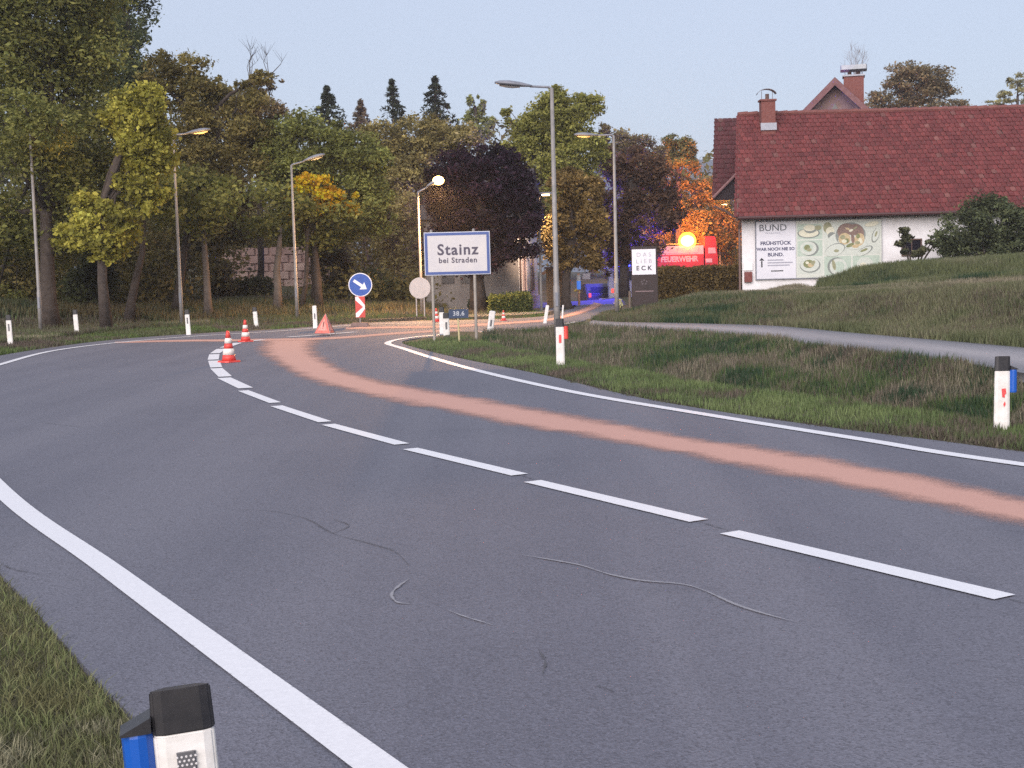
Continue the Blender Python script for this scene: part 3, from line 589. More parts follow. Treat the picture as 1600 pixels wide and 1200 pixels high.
tree('broadleaf_tree', 'olive tree glowing orange behind the fire engine', (1085, 86), [(1085, 400), (1085, 330), (1082, 290)],
     [(1060, 280, 34, 24), (1095, 290, 34, 34), (1045, 315, 26, 32), (1085, 335, 44, 40), (1120, 320, 26, 40), (1060, 370, 40, 34), (1110, 375, 34, 36), (1135, 400, 24, 44), (1142, 345, 22, 34), (1075, 350, 30, 40, -1.5), (1150, 380, 14, 40), (1030, 350, 20, 40)], 19000, .26, (.062, .054, .026), (.12, .095, .045), r=.25, K=15)
tree('broadleaf_tree', 'brownish green tree rising between the two tall lamps and the small round tree', (1000, 78), [(1000, 330), (998, 260)],
     [(970, 225, 28, 22), (1000, 225, 26, 20), (1020, 245, 28, 22), (965, 250, 32, 30), (945, 205, 14, 20), (1000, 270, 42, 30)], 10000, .23, (.045, .042, .022), (.09, .078, .04), r=.2, K=14)
tree('broadleaf_tree', 'grey brown open crowned tree behind the roof ridge, right of the big chimney', (1425, 92), [(1425, 260), (1425, 180), (1425, 150)],
     [(1425, 130, 44, 34), (1420, 115, 30, 22), (1450, 120, 30, 24), (1400, 140, 26, 20), (1375, 152, 20, 14), (1440, 150, 40, 18), (1478, 142, 18, 14), (1368, 165, 16, 12), (1495, 162, 22, 9), (1430, 170, 60, 14)], 12000, .24, (.045, .042, .032), (.085, .07, .05), r=.22, K=16, tight=.34, twigs=4)
tree('broadleaf_tree', 'faint sparse tree at the right edge of the photo above the long roof', (1590, 105), [(1590, 260), (1590, 190), (1590, 150)],
     [(1590, 130, 24, 18), (1575, 150, 24, 14), (1610, 140, 24, 26), (1560, 160, 22, 8)], 2600, .24, (.07, .075, .05), (.12, .12, .08), r=.16, K=12, tight=.2, twigs=4)
o = empty('bare_tree', ground_pt(1338, 98), 0, 'leafless tree top whose grey twigs stand right behind the tall chimney', 'tree')
MB().tube([(0, 0, 0), (0, 0, AT(1338, 120, 98).z-o.location.z)], [.3, .12], 6).build('trunk', bark, o)
bare_twigs(o, 1338, 128, 98, 24, 62, 16, mat('pale_twig', (.16, .15, .15), .9)); bare_twigs(o, 1340, 120, 98, 6, 58, 5, mat('pale_twig', (.16, .15, .15), .9))
# extra trunks in the undergrowth
def bare_trunk(label, px, Y, path, r, m):
    b = ground_pt(px, Y); root = empty('tree', b-Vector((0, 0, .05)), 0, label, 'tree'); q = MB(); T = [Vector((0, 0, 0))]+[AT(x, y, Y)-b for x, y in path]; q.tube(T, [r*(1.2 if i == 0 else 1-.14*i) for i in range(len(T))], 8); q.build('trunk', m, root, smooth=True)
    c, c2, _ = clumps([(tuple(T[-1]+Vector((0, 0, .5))), (1.5, 1.4, 1.1))], 2600, A0, A1, 10, .4); leaves(c, .18, c2, root); return root
bare_trunk('dark leaning trunk in the undergrowth midway between the first two lamp posts', 200, 43, [(205, 470), (213, 430), (222, 395), (224, 340)], .17, bark)
bare_trunk('pale straight trunk just right of the second lamp post', 325, 45, [(324, 460), (322, 420), (318, 370), (316, 330)], .15, barkl)
bare_trunk('dark trunk touching the second lamp post from behind', 273, 45, [(278, 460), (284, 420), (290, 370), (296, 330)], .17, bark)
bare_trunk('pale trunk in front of the pink wall left of the third lamp post', 433, 47, [(434, 450), (432, 420), (436, 385), (438, 350)], .16, barkl)
bare_trunk('slim dark trunk between the third lamp post and the blue arrow sign', 498, 48, [(497, 440), (493, 400), (490, 370)], .15, bark)
for lb_, px, py, rx, ry, Y, n_, c0_, c1_ in (
        ('dark shrub between the thick upright trunk and the leaning one', 145, 440, 42, 60, 45, 9000, (.018, .024, .014), (.035, .042, .022)),
        ('olive thicket at the left edge behind the first marker post', 15, 420, 60, 70, 47, 9000, (.045, .048, .02), (.085, .08, .035)),
        ('olive thicket behind the leaning trunk', 235, 440, 50, 60, 49, 8000, (.05, .05, .022), (.09, .08, .038)),
        ('dark bush below the pink wall', 390, 450, 42, 18, 55, 5000, (.02, .026, .014), (.04, .045, .022)),
        ('brown bush under the pale trunk left of the pink wall', 335, 440, 30, 40, 54, 5000, (.05, .042, .022), (.085, .065, .035)),
        ('dark green bushes between the arrow sign and the white disc', 600, 455, 50, 34, 56, 8000, (.022, .03, .014), (.045, .055, .025)),
        ('dark bush right of the third lamp post', 520, 430, 36, 44, 55, 7000, (.02, .022, .014), (.045, .042, .025))):
    c_ = AT(px, py, Y); shrub('shrub', lb_, c_, (rx*Y/F, rx*Y/F*.7, ry*Y/F), n_, .17, c0_, c1_)
# far wood that reads as one mass
P_, C_ = [], []
for i in range(125):
    px = rng.uniform(-150, 1160); tp = 240+40*math.sin(px*.02)+rng.uniform(-10, 40)+(70 if px > 1030 else 0)-(110 if px < 400 else 0); py = rng.uniform(tp, 470); Y = rng.uniform(88, 104) if px < 950 else rng.uniform(98, 112); c = AT(px, py, Y)
    m_ = 520; v = rng.standard_normal((m_, 3)); v /= np.linalg.norm(v, axis=1)[:, None]; P_.append(np.array(c)+v*np.array([3.4, 2.5, 2.6])*(rng.random(m_)**.4)[:, None]); C_.append(vary(m_, (.028, .032, .016), (.06, .055, .03))*rng.uniform(.7, 1.3))
w_ = leaves(np.vstack(P_), .5, np.vstack(C_), None, 'far_wood', kind='stuff'); w_['label'] = 'dark continuous wood behind the roadside trees'
P_, C_ = [], []
for i in range(170):
    px = rng.uniform(-200, 700); py = rng.uniform(330, 478); Y = (rng.uniform(45, 57) if px < 345 else rng.uniform(50.5, 57)) if px < 345 or py > 455 else rng.uniform(63, 70); c = AT(px, py, Y)
    m_ = 520; v = rng.standard_normal((m_, 3)); v /= np.linalg.norm(v, axis=1)[:, None]; P_.append(np.array(c)+v*np.array([1.7, 1.3, 1.2])*(rng.random(m_)**.4)[:, None]); C_.append(vary(m_, (.045, .045, .02), (.095, .08, .038))*rng.uniform(.6, 1.3))
w_ = leaves(np.vstack(P_), .19, np.vstack(C_), None, 'undergrowth', kind='stuff'); w_['label'] = 'tangled olive undergrowth between the roadside trunks'
# hill on the horizon
hx = np.linspace(-130, 420, 60); hv = []
for y_, s_ in ((300, 0), (370, 1), (520, .8)): hv += [(x, y_, (27+4*math.sin(x*.013+.4)+1.2*math.sin(x*.06))*s_-.6) for x in hx]
hq = [(r*60+i, r*60+i+1, (r+1)*60+i+1, (r+1)*60+i) for r in range(2) for i in range(59)]
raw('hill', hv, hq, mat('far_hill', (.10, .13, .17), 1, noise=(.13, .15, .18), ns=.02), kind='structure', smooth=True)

# ---------------------------------------------------------------- street furniture
def glow(name, loc, W_, col, parent, r=.1):
    l = bpy.data.lights.new(name, 'POINT'); l.energy = W_; l.color = col; l.shadow_soft_size = r; o = bpy.data.objects.new(name, l); COL.objects.link(o); o.location = loc
    if parent: o.parent = parent
    return o
lampglass = mat('lamp_glass', (.5, .48, .45), .3)
def lamp_glass(es): return mat('lit_glass_%s' % ('dim' if es < 5 else 'bright'), (.9, .7, .4), .3, emit=(1, .45, .14), es=es)
headm = mat('lamp_head_grey', (.15, .16, .19), .5, .1, noise=(.21, .22, .26), ns=6)
def lamp(label, px, Y, top, side, arm=.75, lit=0, W_=0, tilt=.14, r0=.062, head=.75, extra=None):
    b = ground_pt(px, Y); root = empty('street_lamp', b, 0, label, 'street lamp', 'tall street lamps along the road'); H = AT(px, top, Y).z-b.z
    MB().tube([(0, 0, -.1), (0, 0, 1.2), (0, 0, 1.22), (0, 0, H)], [r0, r0, r0*.85, r0*.55], 12).build('pole', galv, root, smooth=True)
    s = side; x1 = s*arm; z1 = H+arm*tilt
    MB().tube([(0, 0, H-.15), (0, 0, H), (s*.06, 0, H+.03), (x1, 0, z1)], [.035, .033, .028, .026], 8).build('arm', headm, root, smooth=True)
    h = MB(); L = head; M = Matrix.Translation((x1-s*.05, 0, z1)) @ Matrix.Rotation(-s*math.atan(tilt), 4, 'Y')
    # cobra head: flattened shell wider toward the tip
    ring = [(0, .045, .03), (.12, .07, .045), (.3, .12, .07), (.6, .15, .085), (.85, .12, .065), (1, .05, .03)]
    V, Fs, n = [], [], 10
    for t, w, hh in ring:
        for k in range(n):
            a = 2*math.pi*k/n; V.append((s*t*L, math.cos(a)*w, math.sin(a)*hh*(1 if math.sin(a) > 0 else .5)))
    for i in range(len(ring)-1):
        for k in range(n): Fs.append((i*n+k, i*n+(k+1) % n, (i+1)*n+(k+1) % n, (i+1)*n+k))
    Fs += [tuple(range(n)), tuple((len(ring)-1)*n+k for k in range(n))]
    hd = h.add(V, Fs, M).build('lamp_head', headm, root, smooth=True)
    g = MB(); g.add([(s*L*.32+ s*L*.55*u, v*.1, -.05-(.03 if 0 < i < 3 and abs(v) < 1 else 0)) for i, u in enumerate((0, .33, .66, 1)) for v in (-1, -.4, .4, 1)], [(i*4+k, i*4+k+1, i*4+k+5, i*4+k+4) for i in range(3) for k in range(3)], M)
    gl = g.build('glass', lamp_glass(lit) if lit else lampglass, hd)
    gl.matrix_parent_inverse = Matrix.Identity(4)
    MB().box((0, -r0-.005, .9), (.06, .02, .32)).build('access_door', headm, root)
    if W_: glow('lamp_light', Vector((x1+s*L*.75, -.35, z1-.7)), W_, (1, .60, .24), root, .15)
    return root
WARM = (1, .60, .24)
lamp('leftmost tall lamp post, beside the thick tree trunk, its head lost in leaves', 62, 39, 200, 1, .5, .3, 8)
lamp('second tall lamp post from the left, its grey head glowing orange underneath', 283, 41.5, 212, 1, .45, .4, 40)
lamp('third lamp post from the left, slim and pale, its head in front of golden leaves', 464, 45, 258, 1, .45, 0, 35, tilt=.28)
lamp('tallest grey lamp post, its head pointing left against the sky', 870, 31, 138, -1, .5, 0, tilt=.12, r0=.075, head=.85)
lamp('shorter lamp post right of the tallest one, head glowing below', 964, 43, 212, -1, .55, 1.2, 20, r0=.07, tilt=.05)
# lit lamp above the white disc
lp = lamp('lit lamp post left of the place name sign, bright warm light on its short arm', 659, 47, 300, 1, .35, 0, 0, tilt=.5, r0=.055, head=.45)
q = AT(685, 282, 47)-lp.location; MB().ball(q, .17, 8, (1.15, 1, .9)).build('bulb', mat('bulb_glow', (1, .7, .3), emit=(1, .55, .16), es=45), lp); 
sl0 = bpy.data.lights.new('lamp_light', 'SPOT'); sl0.energy = 2600; sl0.color = (1, .52, .20); sl0.spot_size = R(150); sl0.spot_blend = .6; sl0.shadow_soft_size = .12
so0 = bpy.data.objects.new('lamp_light', sl0); COL.objects.link(so0); so0.parent = lp; so0.location = q+Vector((0, -.05, -.18)); so0.rotation_euler = Vector((.1, .55, 1)).to_track_quat('Z', 'Y').to_euler()
# village lamps far down the street
for lb_, px, py, Y, W_ in (('small lit street lamp, leftmost of the cluster of three over the village street', 1014, 315, 92, 40), ('brightest of the three small lit lamps clustered over the village street', 1028, 317, 88, 90),
                       ('small lit lamp lowest in the cluster of three over the village street', 1038, 323, 97, 30), ('small lit street lamp directly above the orange beacon', 1076, 321, 90, 80), ('small lit street lamp under the eave of the farmhouse', 1132, 319.5, 86, 60),
                       ('small lit lamp touching the tallest lamp post halfway up', 852, 304.5, 50, 520)):
    p = AT(px, py, Y); g = ground_pt(px-6, Y); rt_ = empty('village_lamp', g, 0, lb_, 'street lamp', 'small lit lamps in the village'); h = p.z-g.z
    MB().tube([(0, 0, 0), (0, 0, h-.1), (p.x-g.x-.1, 0, h+.05)], [.05, .035, .02], 6).build('pole', galv, rt_)
    MB().box((p.x-g.x, 0, h+.06), (.5, .2, .08), bev=.03).build('lamp_head', headm, rt_); MB().box((p.x-g.x, 0, h), (.30, .16, .05)).build('bulb', mat('far_bulb', (1, .7, .4), emit=(1, .62, .3), es=26), rt_)
    if W_ < 500: glow('lamp_light', (p.x-g.x, -.2, h-.3), W_, WARM, rt_, .1)
    else:
        l = bpy.data.lights.new('lamp_light', 'SPOT'); l.energy = 800; l.color = (1, .74, .54); l.spot_size = R(48); l.spot_blend = .5; l.shadow_soft_size = .1
        lo_ = bpy.data.objects.new('lamp_light', l); COL.objects.link(lo_); lo_.parent = rt_; lo_.location = (p.x-g.x, .1, h-.1); lo_.rotation_euler = Vector((.45, -3.0, 2.4)).to_track_quat('Z', 'Y').to_euler()

redref = mat('red_reflector', (.62, .05, .06), .35, noise=(.75, .13, .12), ns=60); greyref = mat('grey_reflector', (.12, .12, .13), .3)
redp = mat('red_plastic', (.60, .045, .035), .45, noise=(.68, .08, .06), ns=12); bluep = mat('blue_plastic', (.01, .09, .42), .35)
def marker(label, loc, side='red', rz=0, H=.78, w=.13, tiltx=0, tilty=0, flank=None, cap=True, honey=False, capl=.13):
    root = empty('marker_post', loc, rz, label, 'marker post', 'white roadside marker posts'); root.rotation_euler = (tiltx, tilty, rz)
    hw, dp = w/2, w*.48
    b = MB(); prof = [(-hw, -dp*.20), (-hw*.9, -dp*.38), (-hw*.6, -dp*.5), (hw*.6, -dp*.5), (hw*.9, -dp*.38), (hw, -dp*.20), (hw*.55, dp*.5), (-hw*.55, dp*.5)]; zc = H-capl
    def ext(z0, z1, k0, k1, slope=0.):
        V = [(x*k0, y*k0, z0) for x, y in prof]+[(x*k1, y*k1, z1+slope*(y/dp+.0)) for x, y in prof]; n = 8
        return V, [(i, (i+1) % n, (i+1) % n+n, i+n) for i in range(n)]+[tuple(range(n-1, -1, -1)), tuple(range(n, 2*n))]
    b.add(*ext(-.08, zc if cap else H, 1.06, 1.0, 0 if cap else .02)); b.build('post', white_m, root, bevel=.004)
    if cap: MB().add(*ext(zc+.001, H, 1.03, .99, -.012)).build('black_cap', black_m, root, bevel=.004)
    yf = -dp*.5
    if side == 'red':
        MB().box((0, yf-.004, zc-.19), (w*.30, .008, .13), bev=.003).build('reflector', redref, root)
    elif side == 'torn':
        m = MB(); m.prism([(-.012, zc-.16), (.024, zc-.155), (.030, zc-.20), (.016, zc-.215), (.018, zc-.24), (-.006, zc-.235)], yf-.006, yf-.0005); m.prism([(.004, zc-.30), (.018, zc-.275), (.026, zc-.30), (.012, zc-.325)], yf-.006, yf-.0005); m.build('reflector', redref, root)
    elif side == 'grey':
        m = MB().box((0, yf-.004, zc-(.125 if honey else .17)), (w*.30, .008, .17), bev=.003).build('reflector', greyref, root)
        if honey:
            h = MB()
            for r_ in range(16):
                for c_ in range(4 if r_ % 2 else 5):
                    x = (c_-(1.5 if r_ % 2 else 2))*w*.072; z = zc-.05-r_*.0095; 
                    if r_ in (3, 4) and abs(x) < .012: continue
                    h.lathe([(.0031, 0), (.0022, .0016)], 6, Matrix.Translation((x, yf-.008, z)) @ Matrix.Rotation(R(90), 4, 'X'))
            h.build('reflector_beads', mat('bead', (.62, .6, .6), .25), m)
    if flank:
        fx, col = flank; f = MB(); f.lathe([(.034, 0), (.036, .01), (.036, .2), (.034, .21)], 12, Matrix.Translation((fx*(hw+.030), .0, zc-.195))); fo = f.build('wildlife_reflector', col, root, smooth=False)
        MB().add([(fx*(hw+.0)+fx*dx, y, zc+.018+dz) for dx, dz in ((0, .03), (.067, 0.0)) for y in (-.037, .037)]+[(fx*(hw+.0)+fx*dx, y, zc+.013) for dx in (0, .067) for y in (-.037, .037)], [(0, 1, 3, 2), (4, 6, 7, 5), (0, 2, 6, 4), (1, 5, 7, 3), (2, 3, 7, 6), (0, 4, 5, 1)]).build('reflector_cap', black_m, fo)
    return root
def place(px, py, z=.03): p = G(px, py, z); return Vector((p.x, p.y, float(gz(p.x, p.y))))
def mk(label, px, yb, yt, side, z=.04, **k):
    p = place(px, yb, z); H = (AT(px, yt, p.y).z-p.z); return marker(label, p, side, H=H, **k)
mk('leftmost marker post on the outside of the bend, small grey reflector', 17, 542, 492, 'grey', tilty=R(-1.5))
mk('second marker post from the left, plain white, between the first two lamp posts', 121, 526, 484, None, tilty=R(-2.5))
mk('third marker post from the left, standing just right of the second lamp post', 295, 521, 484, 'grey', tilty=R(-2))
mk('fourth marker post from the left, plain white, on the brown bank behind the cones', 401, 512, 480, None, tilty=R(-4))
mk('marker post behind the red warning triangle', 493, 511, 478, 'grey', cap=False, tilty=R(-1))
mk('marker post left of the small blue kilometre board, dark reflector on its front', 698, 526, 489, 'grey', w=.15)
mk('marker post half hidden behind its twin beside the kilometre board', 691, 519, 480, None)
mk('warm lit marker post leaning right, between the sign legs and the small cone', 765, 517, 486, 'grey', cap=False, tilty=R(9), w=.16)
mk('thin marker post leaning right at the corner of the village street', 851, 503, 477, None, cap=False, tilty=R(10), w=.1)
mk('marker post with red reflector and red side lens, in the verge below the tallest lamp', 876, 570, 498, 'red', flank=(1, redp), w=.135)
mk('marker post with torn red reflector and blue side lens at the right edge', 1564, 670, 557, 'torn', flank=(1, bluep), w=.14, tilty=R(.5))
mk('left one of the two thin white stakes behind the red lensed marker post', 872, 500, 477, None, cap=False, w=.05, tilty=R(4)); mk('right one of the two thin white stakes behind the red lensed marker post', 878, 500, 477, None, cap=False, w=.05, tilty=R(5))
# the near post, cut by the lower edge of the picture
Yn = 2.95; tp = AT(281, 1070, Yn); gn = Vector((tp.x, tp.y, float(gz(tp.x, tp.y))))
npst = marker('nearest marker post with black cap and bright blue side lens, cut by the lower edge', (gn.x+.045, gn.y, tp.z-.86), 'grey', rz=R(15), H=.86, w=.138, capl=.097, flank=(-1, bluep), honey=True, tilty=R(-3.0))

# traffic cones
conew = mat('cone_white', (.82, .76, .70), .5, noise=(.66, .6, .54), ns=20)
def cone(label, px, yb, yt, tilt=0, z=.0):
    p = G(px, yb, z); H = AT(px, yt, p.y).z-p.z; root = empty('traffic_cone', (p.x, p.y, .004), rng.uniform(0, 1), label, 'traffic cone', 'red and white traffic cones'); root.rotation_euler.y = tilt
    s = H/.6; R0, R1 = .135*s, .028*s; rz_ = lambda z: R0+(R1-R0)*(z-.03*s)/(H-.03*s)
    MB().box((0, 0, .015*s), (.36*s, .36*s, .03*s), taper=.95, bev=.05*s).build('base', redp, root)
    zs = [.03*s, .14*s, .26*s, .36*s, .46*s, H]
    for i in range(5):
        a, b_ = zs[i]+(.0005 if i else 0), zs[i+1]; k = .003 if i in (1, 3) else 0
        MB().lathe([(rz_(a)+k, a), (rz_(b_)+k, b_)], 20).build('white_band' if i in (1, 3) else 'cone_body', conew if i in (1, 3) else redp, root, smooth=True)
    return root
cone('nearest and largest traffic cone, standing on the dashed line at the bend', 358, 566, 517); cone('second traffic cone, just behind the nearest one', 384, 534, 500)
cone('small traffic cone seen between the legs of the place name sign on the left', 682, 503, 482); cone('smallest traffic cone, reddish, in front of the clipped hedge', 787, 501, 485)
cone('red cone almost hidden behind the marker post by the kilometre board', 692, 508, 490)

# folding warning triangle stand
p = G(510, 524); wt = empty('warning_triangle', (p.x, p.y, .004), R(-35), 'salmon red folding triangular warning stand on the road near the binder streak', 'warning sign')
clothm = mat('warning_cloth', (.62, .11, .085), .6, noise=(.70, .20, .16), ns=9); H = .56
ap = Vector((0, 0, H)); ft = [Vector((.34*math.cos(a), .34*math.sin(a), 0)) for a in (R(90), R(210), R(330))]
for i, nm in ((0, 1), (1, 2), (2, 0)):
    a, b_ = ft[i], ft[nm]; c_ = (a+b_)/2; n_ = Vector((c_.x, c_.y, .15)).normalized(); lo = .10
    A_, B_ = a.lerp(ap, lo)+Vector((0, 0, .0)), b_.lerp(ap, lo); 
    q = MB(); q.add([A_, B_, ap, A_+n_*.006, B_+n_*.006, ap+n_*.006], [(0, 1, 2), (5, 4, 3), (0, 3, 4, 1), (1, 4, 5, 2), (2, 5, 3, 0)]).build('cloth_panel', clothm, wt)
    cen = (A_+B_+ap)/3; q = MB(); t_ = [cen+(v-cen)*.62+n_*.008 for v in (A_, B_, ap)]; q.add(t_+[v+n_*.003 for v in t_], [(0, 1, 2), (5, 4, 3), (0, 3, 4, 1), (1, 4, 5, 2), (2, 5, 3, 0)]).build('pale_field', mat('warning_field', (.72, .36, .30), .6, noise=(.66, .2, .17), ns=14), wt)
    w1 = cen+n_*.013; up_ = (ap-(A_+B_)/2).normalized(); sd_ = (B_-A_).normalized()
    MB().add([w1+sd_*x+up_*z for x, z in ((-.012, -.02), (.012, -.02), (.02, .13), (-.02, .13))], [(0, 1, 2, 3)]).add([w1+sd_*x+up_*z for x, z in ((-.014, -.06), (.014, -.06), (.014, -.035), (-.014, -.035))], [(0, 1, 2, 3)]).build('exclamation_mark', mat('dark_print', (.10, .03, .03), .6), wt)
for f_ in ft: MB().tube([f_*1.08, f_.lerp(ap, .98)], .007, 5).build('leg', galv, wt)

# blue arrow sign over the chevron board
def arrow_board():
    p = G(563, 510); root = empty('keep_right_sign', (p.x, p.y, 0), 0, 'round blue sign with white arrow pointing down right above a red and white chevron board', 'road sign'); k = p.y/F
    pz = lambda px, py: AT(px, py, p.y)-Vector((p.x, p.y, 0)); c = pz(563, 445); r = 18.5*k
    rx = Matrix.Rotation(R(90), 4, 'X'); bl = mat('sign_blue', (.012, .06, .30), .4, noise=(.02, .085, .36), ns=5); wh = mat('sign_white', (.72, .70, .72), .4, noise=(.8, .78, .78), ns=6); rd = mat('sign_red', (.55, .05, .04), .4, noise=(.46, .05, .04), ns=9)
    MB().tube([(0, .03, 0), (0, .03, c.z+r*.8)], .025, 8).build('pole', galv, root)
    MB().lathe([(r, -.01), (r, .01)], 36, Matrix.Translation((c.x, 0, c.z)) @ rx).build('sign_rim', wh, root)
    MB().lathe([(r*.93, 0), (r*.93, .003)], 36, Matrix.Translation((c.x, -.011, c.z)) @ rx).build('blue_disc', bl, root)
    a = MB(); M = Matrix.Translation((c.x, -.0165, c.z)) @ Matrix.Rotation(R(35), 4, 'Y'); L = r*.66; a.prism([(-L, -r*.12), (L*.25, -r*.12), (L*.25, -r*.36), (L, 0), (L*.25, r*.36), (L*.25, r*.12), (-L, r*.12)], -.001, .001, M); a.build('arrow', wh, root)
    x0, x1, z0, z1 = pz(555.5, 496).x, pz(571, 496).x, pz(563, 496).z, pz(563, 463).z; x0 += .01; w, h = x1-x0, z1-z0; cx = (x0+x1)/2
    MB().box((cx, -.002, (z0+z1)/2), (w, .02, h)).build('chevron_board', rd, root)
    ch = MB(); x = lambda u: x0+u*w; z = lambda v: z0+v*h; y_ = -.0135
    ch.prism([(x(.02), z(.98)), (x(.02), z(.82)), (x(.98), z(.42)), (x(.98), z(.58)), (x(.3), z(.98))][:5], y_, y_+.001)
    ch.prism([(x(.02), z(.02)), (x(.3), z(.02)), (x(.98), z(.4)), (x(.98), z(.56)), (x(.02), z(.20))], y_-.0015, y_-.0005); ch.build('white_chevron', wh, root)
    MB().box((0, 0, .06), (.55, .38, .11), taper=.85, bev=.04).build('foot', mat('rubber_foot', (.16, .10, .09), .8, noise=(.24, .16, .14), ns=6), root)
arrow_board()

# back of a round sign on two legs
p = G(657, 499); dk = empty('round_sign', (p.x, p.y, 0), 0, 'pale grey back of a round sign on two legs left of the place name sign', 'road sign'); k = p.y/F
cc = AT(656, 450, p.y)-Vector((p.x, p.y, 0)); dgy = mat('sign_back', (.42, .38, .37), .5, .2, noise=(.50, .45, .43), ns=5)
MB().lathe([(16.5*k, -.008), (16.5*k, .008)], 32, Matrix.Translation(cc) @ Matrix.Rotation(R(90), 4, 'X')).build('sign_disc', dgy, dk)
for s_ in (-1, 1): MB().tube([(cc.x+s_*.13, .02, -.05), (cc.x+s_*.13, .02, cc.z+.1)], .022, 8).build('leg', dgy, dk)

# place name sign
Ys = G(744, 534, .0).y; sc_ = Ys/F
g_ = AT(712, 540, Ys); sg = empty('place_name_sign', (g_.x, Ys, 0), 0, 'white place name sign with blue frame and dark lettering on two grey legs', 'road sign')
def sl_(px, py): v = AT(px, py, Ys); return v.x-g_.x, v.z
xa, zt = sl_(662, 363.5); xb, _ = sl_(765, 360.5); _, zb = sl_(714, 429.5); cx, cz = (xa+xb)/2, (zt+zb)/2-.0; w_, h_ = xb-xa, zt-zb
alu = mat('sign_edge', (.40, .42, .50), .4, .3, noise=(.48, .5, .56), ns=4); frm = mat('sign_frame_blue', (.035, .07, .24), .4, noise=(.05, .09, .28), ns=6); pan = mat('sign_panel', (.50, .48, .50), .45, noise=(.56, .53, .52), ns=3)
def bar_frame(o, i, y0, y1, name, m, par):
    q = MB(); (ow, oh), (iw, ih) = o, i
    for sx in (-1, 1): q.box((sx*(ow+iw)/4, (y0+y1)/2, 0), ((ow-iw)/2, y1-y0, ih))
    for sz in (-1, 1): q.box((0, (y0+y1)/2, sz*(oh+ih)/4), (ow, y1-y0, (oh-ih)/2))
    r_ = q.build(name, m, par); r_.location = (cx, 0, cz); return r_
bp_ = MB().box((0, .004, 0), (w_, .024, h_), bev=.0).build('backing_plate', alu, sg); bp_.location = (cx, 0, cz)
bar_frame((w_-.035, h_-.035), (w_-.15, h_-.15), -.016, -.0085, 'frame', frm, sg); pn = MB().box((0, -.0105, 0), (w_-.137, .004, h_-.137)).build('panel', pan, sg); pn.location = (cx, 0, cz)
inkm = mat('sign_ink', (.06, .05, .08), .5)
t1_ = text('lettering', 'Stainz', .335, inkm, sg, (cx+.01, -.0145, cz+.075), spacing=1.14, bold=.008); t2_ = text('lettering', 'bei Straden', .165, inkm, sg, (cx+.01, -.0145, cz-.155), spacing=1.12, bold=.004)
for px_, yb in ((677, 519), (743, 534)):
    x_, _ = sl_(px_, 480); MB().tube([(x_, .045, -.1 if px_ > 700 else 0), (x_, .045, zt+.03)], .033, 10).build('leg', rust, sg); MB().ball((x_, .045, zt+.03), .035, 6).build('leg_cap', galv, sg)
    MB().box((x_, .022, zt-.2), (.10, .02, .05)).box((x_, .022, zb+.2), (.10, .02, .05)).build('clamp', galv, sg)

# kilometre board
p = G(718, 537, .03); km = empty('kilometre_board', (p.x, p.y, float(gz(p.x, p.y))), 0, 'small dark blue kilometre board with white figures on a yellowish stake', 'road sign'); k = p.y/F
kz = AT(718, 490, p.y).z-km.location.z; MB().tube([(0, 0, -.05), (-.02, 0, kz)], .02, 8).build('stake', mat('yellow_stake', (.45, .38, .20), .7, noise=(.55, .48, .28), ns=5), km)
MB().box((-.0, -.03, kz), (31*k, .02, 14*k), bev=0).build('board', mat('km_blue', (.015, .035, .085), .4), km); text('lettering', '38.6', .135, mat('km_ink', (.40, .42, .46), .5), km, (0, -.0415, kz), bold=.002, spacing=1.1)

# signpost with blue white sleeve at the village street
p = G(905, 477); sp = empty('banded_post', (p.x, p.y, 0), 0, 'post with blue and white reflective sleeve and small white plate beside the village street', 'signpost'); k = p.y/F; zz = lambda py: AT(905, py, p.y).z
MB().tube([(0, 0, 0), (0, 0, zz(427))], .05, 8).build('pole', mat('orange_pole', (.55, .3, .2), .6), sp)
MB().tube([(0, 0, zz(452)), (0, 0, zz(439))], .085, 10).build('blue_sleeve', mat('sleeve_glow_blue', (.05, .18, .7), .4, emit=(.1, .3, 1), es=.25), sp); MB().tube([(0, 0, zz(438.8)), (0, 0, zz(430))], .085, 10).build('white_sleeve', white_m, sp)  # blue sleeve emits faintly, its glow set in the material
MB().box((12*k, -.02, zz(432)), (12*k, .02, 9*k)).build('plate', mat('sign_back2', (.5, .46, .5), .5), sp); MB().tube([(-7*k, 0, zz(455)), (-3*k, 0, zz(452.5)), (0, 0, zz(453)), (1*k, 0, zz(458))], .05, 6).build('yellow_bracket', mat('yellow_plastic', (.7, .5, .1), .5), sp)

# advertising pylon
Yp = 46.0; b = ground_pt(1005, Yp); py_ = empty('advertising_pylon', b, 0, 'dark pylon with a white square panel lettered in three rows, left of the fire engine', 'sign'); L_ = lambda x, y: AT(x, y, Yp)-b
xl, xr, zt = L_(986, 388).x, L_(1026, 388).x, L_(1005, 385).z; dkm = mat('pylon_dark', (.020, .012, .012), .6, noise=(.035, .02, .02), ns=5)
MB().box(((xl+xr)/2, 0, (zt-.05)/2+.0), (xr-xl, .12, zt+.05), bev=.01).build('dark_panel', dkm, py_)
wl, wr, z0, z1 = L_(987, 400).x, L_(1024, 400).x, L_(1005, 429).z, L_(1005, 389.5).z
MB().box(((wl+wr)/2, -.072, (z0+z1)/2), (wr-wl, .02, z1-z0)).build('white_panel', mat('panel_white', (.74, .72, .78), .4), py_)
gy_ = mat('pale_ink', (.36, .35, .40), .5); dk_ = mat('dark_ink', (.05, .05, .07), .5); cw = (wl+wr)/2; hh = z1-z0
